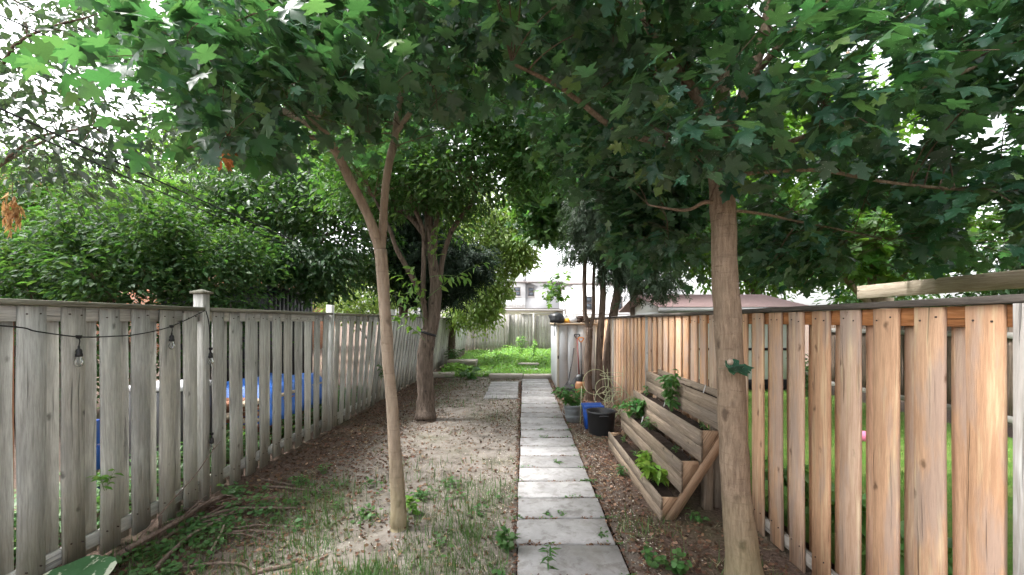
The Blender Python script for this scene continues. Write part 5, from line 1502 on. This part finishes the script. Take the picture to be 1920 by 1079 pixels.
for k in range(14):
    p = gr(random.uniform(300, 440), random.uniform(945, 1015)); a_ = random.uniform(-.5, .9); L = random.uniform(.2, .5)
    q = p + Vector((math.cos(a_) * L, math.sin(a_) * L, random.uniform(.02, .06)))
    stick('thin red-brown twig scattered over the branch pile by the fence', [p + Vector((0, 0, .04)), (p + q) / 2 + Vector((0, 0, .05)), q], .006, .003, group='thin twigs scattered over the branch pile')

# ------------------------------------------------------------------ plants on the ground
def scatter(name, label, cat, pts, protos, mat, smin, smax, mode='flake', kind='stuff', up=.8):
    n_ = len(pts); P = np.array(pts)
    mb = MB()
    if mode == 'flake':
        N = np.stack([RNG.normal(0, .45, n_), RNG.normal(0, .45, n_), np.ones(n_)], 1); T = np.stack([RNG.normal(0, 1, n_), RNG.normal(0, 1, n_), RNG.normal(0, .15, n_)], 1)
    else:
        a_ = RNG.uniform(0, 6.28, n_); T = np.stack([np.cos(a_) * .75, np.sin(a_) * .75, RNG.uniform(.12, up, n_)], 1); N = np.stack([np.cos(a_), np.sin(a_), RNG.normal(0, .3, n_) - .6], 1) * -1
        N = np.stack([-np.cos(a_), -np.sin(a_), np.full(n_, .6)], 1)
    M = frames(N, T, RNG.uniform(smin, smax, n_))
    w = RNG.integers(0, len(protos), n_)
    for k, p in enumerate(protos): mb.inst(p, M[w == k], P[w == k])
    o = mb.build(name, MAT[mat], smooth=True)
    return tag(o, label, cat, kind=kind)

def on_slab(x, y): return -.06 < x < .76
lit, chp, gra, grg = [], [], [], []
for i in range(52000):
    x = random.uniform(-2.95, 1.88); y = random.uniform(2.2, 12.6) ** 1.0
    if on_slab(x, y) and random.random() > .035: continue
    if x > 1.15 and 3.6 < y < 5.8: continue
    d = abs(x + .75)
    pr = .22 + .5 * min(1, max(0, d - .5)) + .35 * noise.noise(Vector((x * 1.4, y * 1.4, 7)))
    if x > .7: pr = max(pr, .55)
    if random.random() < pr:
        lit.append((x, y, ground_z(x, y) + (.034 if on_slab(x, y) else .006)))
scatter('leaf_litter', 'brown leaf litter scattered over the bare soil', 'leaf litter', lit, FLAKE, 'litter', .012, .045)
for i in range(5000):
    x = random.choice((random.gauss(-.16, .12), random.gauss(.87, .12), random.uniform(-2.5, 1.5))); y = random.uniform(2.4, 9)
    if on_slab(x, y): continue
    chp.append((x, y, ground_z(x, y) + .002))
scatter('pale_grit', 'pale wood chips and grit along both edges of the slab path', 'grit', chp, CHIP, 'chips', .006, .018)
jo = []
for i in range(3800):
    k = random.randrange(-4, 20); y = 3.207 + .4209 * k + random.gauss(0, .013); x = random.uniform(-.05, .73)
    if noise.noise(Vector((x * 4, k * 3.1, 0))) < -.12: continue
    jo.append((x, y, random.uniform(.012, .03)))
for i in range(2600):
    jo.append((random.choice((-.052, .73)) + random.gauss(0, .018), random.uniform(2.3, 12), random.uniform(.0, .03)))
scatter('joint_litter', 'soil crumbs and leaf bits caught in the joints of the slab path', 'leaf litter', jo, FLAKE, 'litter', .010, .03)
jm = []
for i in range(60):
    k = random.randrange(-4, 14); x0 = random.choice((random.uniform(-.05, .73), random.gauss(-.05, .03), random.gauss(.73, .03))); y0 = 3.207 + .4209 * k
    for q in range(random.randint(5, 22)): jm.append((random.gauss(x0, .04), random.gauss(y0, .010), random.uniform(.02, .05)))
scatter('joint_moss', 'tiny green weeds creeping along the joints of the slab path', 'ground cover', jm, ROUND, 'weed', .010, .024)
def grass_density(x, y):
    n1 = noise.noise(Vector((x * 1.25, y * 1.25, 2.2))) + .5 * noise.noise(Vector((x * 4, y * 4, 8)))
    dd = 0
    if x < -.1 and y < 5.2: dd = .42 + .9 * n1 - .12 * max(0, y - 3.2) - (.5 if x < -2.3 and y > 3.6 else 0)
    elif -2.3 < x < -.1 and y > 8.3: dd = .35 + .7 * n1
    elif -1.9 < x < -.1: dd = -.05 + .55 * n1
    elif .72 < x < 1.7 and y < 3.7: dd = .15 + .8 * n1
    return max(0, min(1, dd))
for i in range(70000):
    x = random.uniform(-2.9, 1.8); y = random.uniform(2.2, 12.4)
    if i % 2: y = random.uniform(2.3, 4.6)
    if on_slab(x, y): continue
    if x > 1.15 and 3.6 < y < 5.8: continue
    if random.random() < grass_density(x, y) * (.75):
        (grg if random.random() < .38 else gra).append((x, y, ground_z(x, y) - .003))
scatter('grass', 'thin dry grass growing in patches on the bare soil', 'grass', gra, BLADE, 'grass', .03, .08, 'blade')
stw = []
for i in range(9000):
    x = random.uniform(-2.6, 1.8); y = random.uniform(2.3, 8)
    if on_slab(x, y) or (x > 1.15 and 3.6 < y < 5.8): continue
    if random.random() < .25 + grass_density(x, y): stw.append((x, y, ground_z(x, y) + .004))
scatter('dry_straw', 'pale dry straw lying on the bare soil', 'straw', stw, BLADE[:1], 'straw', .03, .09)
tuft = []
for cx, cy, n_, s_ in ((-1.25, 2.72, 420, .17), (-.98, 2.82, 260, .12), (-1.6, 3.15, 160, .14), (-.72, 4.4, 120, .14), (-.45, 3.4, 130, .13), (-1.55, 2.62, 220, .13)):
    for i in range(n_):
        tuft.append((random.gauss(cx, s_), random.gauss(cy, s_ * .8), -.003))
scatter('green_grass', 'fresh green grass tufts in the near part of the yard', 'grass', grg + [p for p in tuft if not on_slab(p[0], p[1])], BLADE, 'grass_green', .045, .12, 'blade')
lw = [(random.uniform(LX0, 6.8), LY0 + 1.5 + (LY1 - LY0 - 1.6) * random.random(), .05) for _ in range(30000)]
scatter('lawn_grass', 'bright green mown grass of the yard beyond the cedar fence', 'grass', lw, BLADE, 'lawn', .035, .075, 'blade')

clo = []
for i in range(70):
    if i < 44:
        t_ = random.random(); c_ = gr(210 + 290 * t_ + random.uniform(-60, 60), 1075 - 150 * t_ + random.uniform(-15, 45))
    else:
        c_ = Vector((random.uniform(-2.4, -.2), random.uniform(2.5, 4.5), 0))
    if c_.x < -2.92 or c_.y < 2: continue
    for k in range(random.randint(14, 34)):
        x, y = random.gauss(c_.x, .055), random.gauss(c_.y, .055)
        clo.append((x, y, ground_z(x, y) + random.uniform(.01, .075)))
scatter('clover', 'low green clover and creeping weeds beside the branch pile', 'ground cover', clo, ROUND, 'weed', .018, .042)

# countable weeds
W = 'weeds growing around the slab path'
plant('weed_plant', 'bright young weed at the foot of the forked maple', gr(775, 966), .16, 60, OVAL, 'bright_weed', .07, .09, 7, .5, group=W)
plant('weed_plant', 'leafy weed at the left edge of the nearest slabs', gr(948, 1035), .16, 80, ROUND, 'weed', .045, .11, 9, .4, group=W)
plant('weed_plant', 'upright single-stemmed weed growing through the nearest slab joint', gr(1027, 1072), .20, 26, LANCE, 'weed', .085, .03, 2, .3, group=W)
plant('weed_plant', 'small weed in the joint of the second nearest slab, left one', gr(1020, 970), .05, 22, ROUND, 'weed', .028, .05, 5, .4, group=W)
plant('weed_plant', 'small weed in the joint of the second nearest slab, right one', gr(1055, 970), .05, 22, ROUND, 'weed', .028, .06, 5, .4, group=W)
plant('weed_plant', 'little weed at the right edge of the slabs near the bottom', gr(1130, 1012), .07, 22, OVAL, 'weed', .04, .06, 5, .4, group=W)
plant('weed_plant', 'green weed on the soil between path and planter', gr(1165, 893), .13, 50, OVAL, 'weed', .05, .09, 7, .5, group=W)
plant('weed_plant', 'bluish green weed under the near end of the planter', gr(1305, 980), .10, 40, OVAL, 'weed', .055, .11, 7, .5, group=W)
plant('weed_plant', 'low weed between the slabs and the straight maple', gr(1225, 1062), .10, 60, ROUND, 'weed', .04, .14, 8, .4, group=W)
plant('weed_plant', 'weeds at the bottom edge right of the last slab', gr(1270, 1075), .13, 60, ROUND, 'weed', .045, .14, 8, .4, group=W)
plant('weed_plant', 'weed growing from the grey fence between two near boards', Vector((-2.93, 3.0, .52)), .12, 20, OVAL, 'bright_weed', .06, .08, 4, .4, group=W)
plant('weed_plant', 'weed at the foot of the grey fence by the branch pile end', gr(440, 935), .14, 70, ROUND, 'weed', .045, .14, 8, .4, group=W)
plant('weed_plant', 'weed on the mulch right of the branch pile', gr(555, 915), .12, 40, OVAL, 'weed', .05, .09, 6, .4, group=W)
plant('weed_plant', 'pale weed on the mulch farther along the fence', gr(605, 890), .12, 40, OVAL, 'weed', .045, .09, 6, .4, group=W)
plant('weed_plant', 'green climber halfway along the grey fence behind the forked maple', Vector((-2.82, 8.5, .55)), .3, 40, OVAL, 'weed', .09, .16, 5, .6, group=W)
plant('weed_plant', 'broad-leaved weed between the loose stone slabs', gr(878, 712), .30, 40, HOSTA, 'weed', .30, .30, 10, .5, group=W)
plant('fallen_sprig', 'wilted green sprig lying on a slab in mid path', gr(1045, 868, .034), .03, 22, LANCE, 'grass_green', .07, .12, 6, .2, cat='sprig')
plant('weed_plant', 'tall dark weeds at the far end of the grey fence', (-2.55, 15.8, 0), .75, 120, OVAL, 'weed', .16, .4, 12, .6, group=W)
plant('weed_plant', 'bright tall weed rising against the back fence gate', (-.1, 18.6, 0), 1.15, 130, OVAL, 'bright_weed', .14, .35, 8, .6, group=W)
plant('weed_plant', 'bright tall weed rising beside the shed against the back fence', (.5, 19.5, 0), .9, 110, OVAL, 'bright_weed', .13, .35, 8, .6, group=W)

# squash leaf at the near corner
sq = thing('squash_plant', 'big green squash leaf with white patches at the lower left corner', 'plant', Vector((-2.76, 2.64, 0)))
mb = MB(); V, F = [(0, 0, 0)], []
nn = 30
for j in (1, 2, 3):
    for i in range(nn):
        a_ = 2 * math.pi * i / nn
        r_ = (.16 + .016 * math.sin(5 * a_)) * (1 - .45 * math.exp(-((a_ - math.pi * 1.5) / .25) ** 2)) * j / 3
        V.append((r_ * math.cos(a_) * 1.15, r_ * math.sin(a_), .02 * math.sin(3 * a_) * j / 3 - .35 * r_ * r_ + .02))
F += [(0, 1 + i, 1 + (i + 1) % nn) for i in range(nn)]
for j in (0, 1):
    F += [(1 + j * nn + i, 1 + (j + 1) * nn + i, 1 + (j + 1) * nn + (i + 1) % nn, 1 + j * nn + (i + 1) % nn) for i in range(nn)]
mb.add(V, F); o = mb.build('leaf', MAT['squash'], sq, (0, 0, .10), smooth=True); o.rotation_euler = (R(28), R(-6), R(20))
mb = MB(); mb.tube([(0, .1, -.02), (0, .05, .05), (0, 0, .10)], [.009, .008, .006], 7); mb.build('stem', MAT['stem'], sq, smooth=True)

# bright weeds at the back: nobody could count these
bw = []
for i in range(26000):
    x = random.uniform(-2.6, 1.9); y = random.uniform(12.9, 22.2)
    if x > .75 and y < 12.7: continue
    h = (.06 + .42 * max(0, .45 + noise.noise(Vector((x * .9, y * .6, 1)))) * min(1, (y - 12.6) / 3)) * (1.0 if x > -1 else .8)
    if abs(x - .2) < .45 and 13.9 < y < 16.6: h *= .35
    bw.append((x, y, random.random() * h))
scatter('weed_patch', 'bright green waist-low weeds covering the back of the yard', 'weeds', bw, SIMPLE + OVAL[:1], 'bright_weed', .06, .15, 'blade', up=1.2)

# hostas along the far side of the cedar fence
for k, (lbl, x, y) in enumerate((('hosta clump behind the cedar fence, close to the straight maple trunk', 2.28, 3.55), ('hosta clump seen low between the cedar boards right of the trunk', 2.32, 3.0), ('hosta clump nearest the camera behind the cedar fence', 2.3, 2.45))):
    plant('hosta', lbl, (x, y, .05), .42, 60, HOSTA, 'hosta', .26, .20, 14, .8, group='hostas behind the cedar fence', base_leaf=.5)
plant('ivy_bush', 'dark green bush at the corner of the white garage', (6.2, 9.3, .05), .9, 160, OVAL, 'dark_tree', .14, .4, 14, .5)

# ------------------------------------------------------------------ buildings
def window(parent, x, y, z, w_, h_, nrm=-1):
    f = MB(); t_ = .07; d = .05
    f.box(x - w_ / 2, x - w_ / 2 + t_, y - d, y + .02, z, z + h_); f.box(x + w_ / 2 - t_, x + w_ / 2, y - d, y + .02, z, z + h_)
    f.box(x - w_ / 2 + t_, x + w_ / 2 - t_, y - d, y + .02, z, z + t_); f.box(x - w_ / 2 + t_, x + w_ / 2 - t_, y - d, y + .02, z + h_ - t_, z + h_)
    f.box(x - w_ / 2 + t_, x + w_ / 2 - t_, y - d + .01, y + .01, z + h_ * .5 - .03, z + h_ * .5 + .03)
    o = f.build('window', MAT['window_frame'], parent)
    for a_, b_ in ((z + t_, z + h_ * .5 - .03), (z + h_ * .5 + .03, z + h_ - t_)):
        p = MB(); p.box(x - w_ / 2 + t_, x + w_ / 2 - t_, y - .02, y - .01, a_, b_); p.build('pane', MAT['glass_dark'], o)
    s_ = MB(); s_.box(x - w_ / 2 - .08, x + w_ / 2 + .08, y - .12, y - .003, z - .10, z - .004); s_.build('sill', MAT['sill'], o)

hs = thing('stucco_house', 'pale stucco house with two small windows beyond the back fence', 'house', (0, 45, 0))
mb = MB(); mb.box(-9, .35, 0, 8, 0, 5.75); mb.build('wall', MAT['stucco_a'], hs)
mb = MB(); mb.box(.353, 4.2, .4, 8, 0, 5.75); mb.build('wall', MAT['stucco_b'], hs)
mb = MB(); mb.box(-9.15, 4.35, -.16, 8.1, 5.753, 5.93); mb.build('parapet', MAT['window_frame'], hs)
mb = MB(); mb.box(.05, .5, 2.0, 2.6, 5.933, 6.75); mb.build('chimney', MAT['stucco_b'], hs)
window(hs, -.5, -.003, 4.35, .68, .98); window(hs, .95, .397, 4.35, .68, .98); window(hs, -3.4, -.003, 4.35, .68, .98)
bal = MB(); bal.box(-4.2, .3, -1.5, -.003, 3.05, 3.15); bal.build('balcony_floor', MAT['sill'], hs)
bal = MB(); bal.box(-4.2, .3, -1.5, -1.44, 4.0, 4.06); bal.build('balcony_rail', MAT['white_paint'], hs)
bm_ = MB(); bm_.box(-.055, .055, -.02, .02, 0, .83); bme = bm_.mesh('baluster', MAT['white_paint'])
for k in range(28): link('baluster', bme, hs, (-4.1 + k * .16, -1.47, 3.16))
gg = thing('garage', 'low olive grey garage with a white roof edge behind the back fence', 'garage', (0, 27, 0))
mb = MB(); mb.box(-3.5, 2.6, 0, 5, 0, 2.35); mb.build('wall', MAT['olive_wall'], gg)
mb = MB(); mb.box(-3.6, 2.7, -.25, 5.1, 2.353, 2.47); mb.build('roof_edge', MAT['sill'], gg)
mb = MB(); mb.box(-3.5, 2.6, -.15, 5.0, 2.473, 2.52); mb.build('roof', MAT['roof_dark'], gg)
h2 = thing('white_house', 'bright white house partly hidden behind the cedar trunks', 'house', (5.0, 34, 0))
mb = MB(); mb.box(-1.4, 6, 0, 7, 0, 4.6); mb.build('wall', MAT['white_paint'], h2)
mb = MB(); mb.box(-1.55, 6.1, -.15, 7.1, 4.603, 4.78); mb.build('parapet', MAT['window_frame'], h2)
window(h2, .2, -.003, 2.6, .8, 1.1); window(h2, 2.6, -.003, 2.6, .8, 1.1)
for k in range(8):
    mb = MB(); mb.box(-1.38, 5.98, -.03, -.004, .25 + k * .28, .50 + k * .28); mb.build('siding_board', MAT['white_paint'], h2)

# white garage with pink shingle roof on the right
wg = thing('white_garage', 'white garage with a pink-red shingle roof beyond the cedar fence', 'garage', (3.5, 10.3, 0))
for k in range(8):
    mb = MB(); mb.cham(k * .39, k * .39 + .386, 0, .04, .3, 1.95, .004); mb.build('wall_panel', MAT['white_paint'], wg)
mb = MB(); mb.box(0, 3.12, .045, 3.4, .05, 1.95); mb.build('wall', MAT['white_paint'], wg)
mb = MB(); mb.box(-.01, 3.13, -.015, .04, .06, .297); mb.build('base_board', MAT['black_paint'], wg)
mb = MB(); mb.box(-.005, 3.125, -.025, -.003, 1.00, 1.06); mb.build('trim_strip', MAT['black_paint'], wg)
mb = MB(); mb.box(-.3, 3.3, -.34, -.28, 1.90, 2.02); mb.build('fascia', MAT['stucco_b'], wg)
nr = 12
for k in range(nr):
    y0 = -.32 + k * .17; z0 = 2.03 + k * .034
    mb = MB(); mb.add([(-.32, y0, z0), (3.32, y0, z0), (3.32, y0 + .19, z0 + .038), (-.32, y0 + .19, z0 + .038), (-.32, y0, z0 + .02), (3.32, y0, z0 + .02), (3.32, y0 + .19, z0 + .045), (-.32, y0 + .19, z0 + .045)],
                      [(3, 2, 1, 0), (4, 5, 6, 7), (0, 1, 5, 4), (1, 2, 6, 5), (2, 3, 7, 6), (3, 0, 4, 7)])
    mb.build('shingle_course', MAT['roof_pink'], wg)
mb = MB(); mb.prism([(-.3, 1.955), (1.72, 2.38), (3.7, 1.955)], .0, 3.1, axis='x')
mb.build('gable', MAT['white_paint'], wg)
mb = MB(); mb.add([(-.32, 1.73, 2.46), (3.32, 1.73, 2.46), (3.32, 3.75, 2.03), (-.32, 3.75, 2.03), (-.32, 1.73, 2.42), (3.32, 1.73, 2.42), (3.32, 3.75, 1.99), (-.32, 3.75, 1.99)],
                  [(0, 1, 2, 3), (7, 6, 5, 4), (0, 4, 5, 1), (1, 5, 6, 2), (2, 6, 7, 3), (3, 7, 4, 0)])
mb.build('rear_roof', MAT['roof_pink'], wg)

# timber arbour beam above the cedar fence
ar = thing('arbour_beam', 'pale timber arbour beam on a post above the cedar fence at right', 'beam', (3.88, 4.6, 0))
plank('beam', (-.03, .28, 2.03), (.05, -2.6, 2.03), .145, .04, 'beam', ar, (1, 0, 0))
plank('post', (.05, .0, 0), (.05, .0, 1.955), .09, .09, 'beam', ar, (1, 0, 0))
plank('post', (.11, -2.4, 0), (.11, -2.4, 1.955), .09, .09, 'beam', ar, (1, 0, 0))
lump('toy_ball', 'pink and white toy on the lawn behind the cedar fence', 'toy', (4.7, 5.9, .05), (.10, .08, .09), 'pink', 5, .2)

# black shed left
bs_ = thing('black_shed', 'black painted shed behind the grey fence', 'shed', (-5.13, 8.6, 0))
for k in range(14):
    mb = MB(); mb.cham(-2.16 + k * .152, -2.16 + k * .152 + .148, 0, .03, 0, 2.30, .004); mb.build('wall_board', MAT['black_paint'], bs_)
for k in range(12):
    mb = MB(); mb.cham(-.035, -.005, .04 + k * .152, .04 + k * .152 + .148, 0, 2.30, .004); mb.build('wall_board', MAT['black_paint'], bs_)
mb = MB(); mb.cham(-.06, .03, -.03, .06, 0, 2.32, .006); mb.build('corner_post', MAT['black_paint'], bs_)
mb = MB(); mb.box(-2.17, -.05, .035, 1.9, 0, 2.29); mb.build('core', MAT['black_paint'], bs_)
mb = MB(); mb.cham(-2.3, .08, -.10, 2.0, 2.325, 2.40, .008); mb.build('roof', MAT['black_paint'], bs_)
# brown shed roof far left
rs_ = thing('brown_shed', 'brown shed with a dark shingle roof at the far left edge', 'shed', (-8.2, 6.2, 0))
mb = MB(); mb.box(-2.0, 0, 0, 1.6, 0, 1.95); mb.build('wall', MAT['brown_boards'], rs_)
for k in range(7):
    mb = MB(); y0 = -.25 + k * .17; z0 = 1.955 + k * .075
    mb.add([(-2.2, y0, z0), (.2, y0, z0), (.2, y0 + .19, z0 + .084), (-2.2, y0 + .19, z0 + .084), (-2.2, y0, z0 + .02), (.2, y0, z0 + .02), (.2, y0 + .19, z0 + .09), (-2.2, y0 + .19, z0 + .09)],
           [(3, 2, 1, 0), (4, 5, 6, 7), (0, 1, 5, 4), (1, 2, 6, 5), (2, 3, 7, 6), (3, 0, 4, 7)])
    mb.build('shingle_course', MAT['roof_dark'], rs_)
# brick house
bh = thing('brick_house', 'orange brick house glimpsed between leaves at the upper left', 'house', (-22, 21, 0))
mb = MB(); mb.box(-9, -1.5, 0, 9, 0, 9.0); mb.build('wall', MAT['brick'], bh)
mb = MB(); mb.box(-9.2, -1.3, -.2, 9.2, 9.003, 9.2); mb.build('roof', MAT['roof_dark'], bh)
mb = MB(); mb.box(-1.497, 9.5, .5, 8, 0, 5.6); mb.build('wall', MAT['brick'], bh)
mb = MB(); mb.box(-1.297, 9.7, .3, 8.2, 5.603, 5.8); mb.build('roof', MAT['roof_dark'], bh)
for wx in (-6.5, -3.5):
    window(bh, wx, -.003, 6.0, 1.1, 1.6); window(bh, wx, -.003, 2.4, 1.1, 1.6)

# yard clutter on the left of the grey fence
tp = thing('blue_tarp', 'blue tarpaulin draped over a pile behind the grey fence', 'tarp', (-3.95, 6.6, 0))
mb = MB(); V, F = [], []
nu, nv = 30, 20
for i in range(nu):
    for j in range(nv):
        u, v = i / (nu - 1) * 2 - 1, j / (nv - 1) * 2 - 1
        e_ = max(abs(u), abs(v))
        z = .82 - .06 * e_ ** 2 - (.42 * max(0, (e_ - .72) / .28) ** .8) + .05 * noise.noise(Vector((u * 2.2, v * 2.2, 1))) + .03 * noise.noise(Vector((u * 6, v * 6, 2)))
        V.append((u * .62 + .05 * noise.noise(Vector((u * 3, v * 3, 6))), v * 1.05 + .05 * noise.noise(Vector((u * 3, v * 3, 9))), z))
for i in range(nu - 1):
    for j in range(nv - 1): F.append((i * nv + j, i * nv + nv + j, i * nv + nv + j + 1, i * nv + j + 1))
mb.add(V, F); o = mb.build('sheet', MAT['tarp'], tp, smooth=True); md = o.modifiers.new('thick', 'SOLIDIFY'); md.thickness = .004
k = 0
lp = thing('lumber_pile', 'stack of brown planks under the blue tarpaulin', 'lumber', (-3.95, 6.6, 0))
for r_ in range(9):
    for q in range(5):
        plank('plank', (-.46 + q * .22 + random.uniform(-.02, .02), -1.15 + random.uniform(-.1, .1), .04 + r_ * .075), (-.46 + q * .22, .95, .04 + r_ * .075), .19, .045, 'red_wood' if (r_ + q) % 3 else 'beam', lp, (0, 0, 1)); k += 1
sbx = thing('storage_box', 'black storage box with a white lid behind the grey fence', 'box', (-4.1, 5.0, 0))
mb = MB(); mb.cham(-.3, .3, -.25, .25, 0, .92, .02); mb.build('body', MAT['black_plastic'], sbx)
mb = MB(); mb.cham(-.33, .33, -.28, .28, .922, .98, .015); mb.build('lid', MAT['cloth_grey'], sbx)
cl_ = thing('timber_post', 'red-brown timber post behind the grey fence at the far left', 'post', (-3.7, 3.0, 0))
plank('shaft', (0, 0, 0), (0, 0, 1.72), .12, .12, 'red_wood', cl_, (1, 0, 0))
mb = MB(); mb.cham(-.075, .075, -.075, .075, 1.722, 1.745, .005); mb.build('cap', MAT['red_wood'], cl_)
cr = thing('blue_crate', 'blue crate behind the grey fence near the storage box', 'crate', (-4.0, 3.95, 0))
cr.scale = (.5, .45, 1)
for s_ in (-1, 1):
    for zz in (.05, .32, .56):
        mb = MB(); mb.cham(-.12, .12, s_ * .15 - .01, s_ * .15 + .01, zz, zz + .22, .004); mb.build('slat', MAT['blue_plastic'], cr)
        mb = MB(); mb.cham(s_ * .109 - .01, s_ * .109 + .01, -.138, .138, zz, zz + .22, .004); mb.build('slat', MAT['blue_plastic'], cr)
mb = MB(); mb.box(-.098, .098, -.138, .138, .02, .04); mb.build('base', MAT['blue_plastic'], cr)
pot = [(-3.6 + random.gauss(0, .25), random.uniform(2.6, 9), random.random() * .35) for _ in range(5200)]
scatter('undergrowth', 'green undergrowth along the far side of the grey fence', 'weeds', [p for p in pot if p[0] < -3.12], OVAL, 'weed', .06, .12, 'blade')

# overhead wires
def wire(label, pts, r=.012):
    base = Vector(pts[0]); P = spline(rel(pts, base), None, 12)
    mb = MB(); mb.tube(P, r, 6); tag(mb.build('overhead_wire', MAT['cable'], loc=base, smooth=True), label, 'wire', 'overhead wires at the upper left')
def sag(a_, b_, s_, n=7):
    a_, b_ = Vector(a_), Vector(b_)
    return [a_ + (b_ - a_) * (i / (n - 1)) + Vector((0, 0, -s_ * 4 * (i / (n - 1)) * (1 - i / (n - 1)))) for i in range(n)]
wire('thick overhead wire sloping down to the right, upper of the close pair', sag(at(-500, -30, 2.3), at(560, 455, 7.2), .03), .0085)
wire('overhead wire just below the thick one of the close pair', sag(at(-500, -8, 2.3), at(560, 468, 7.2), .05), .006)
wire('overhead wire highest in the upper left corner', sag(at(-400, -150, 2.6), at(700, 330, 9), .04), .006)
wire('overhead wire crossing between the top one and the close pair', sag(at(-400, -65, 2.6), at(640, 380, 9), .04), .0055)
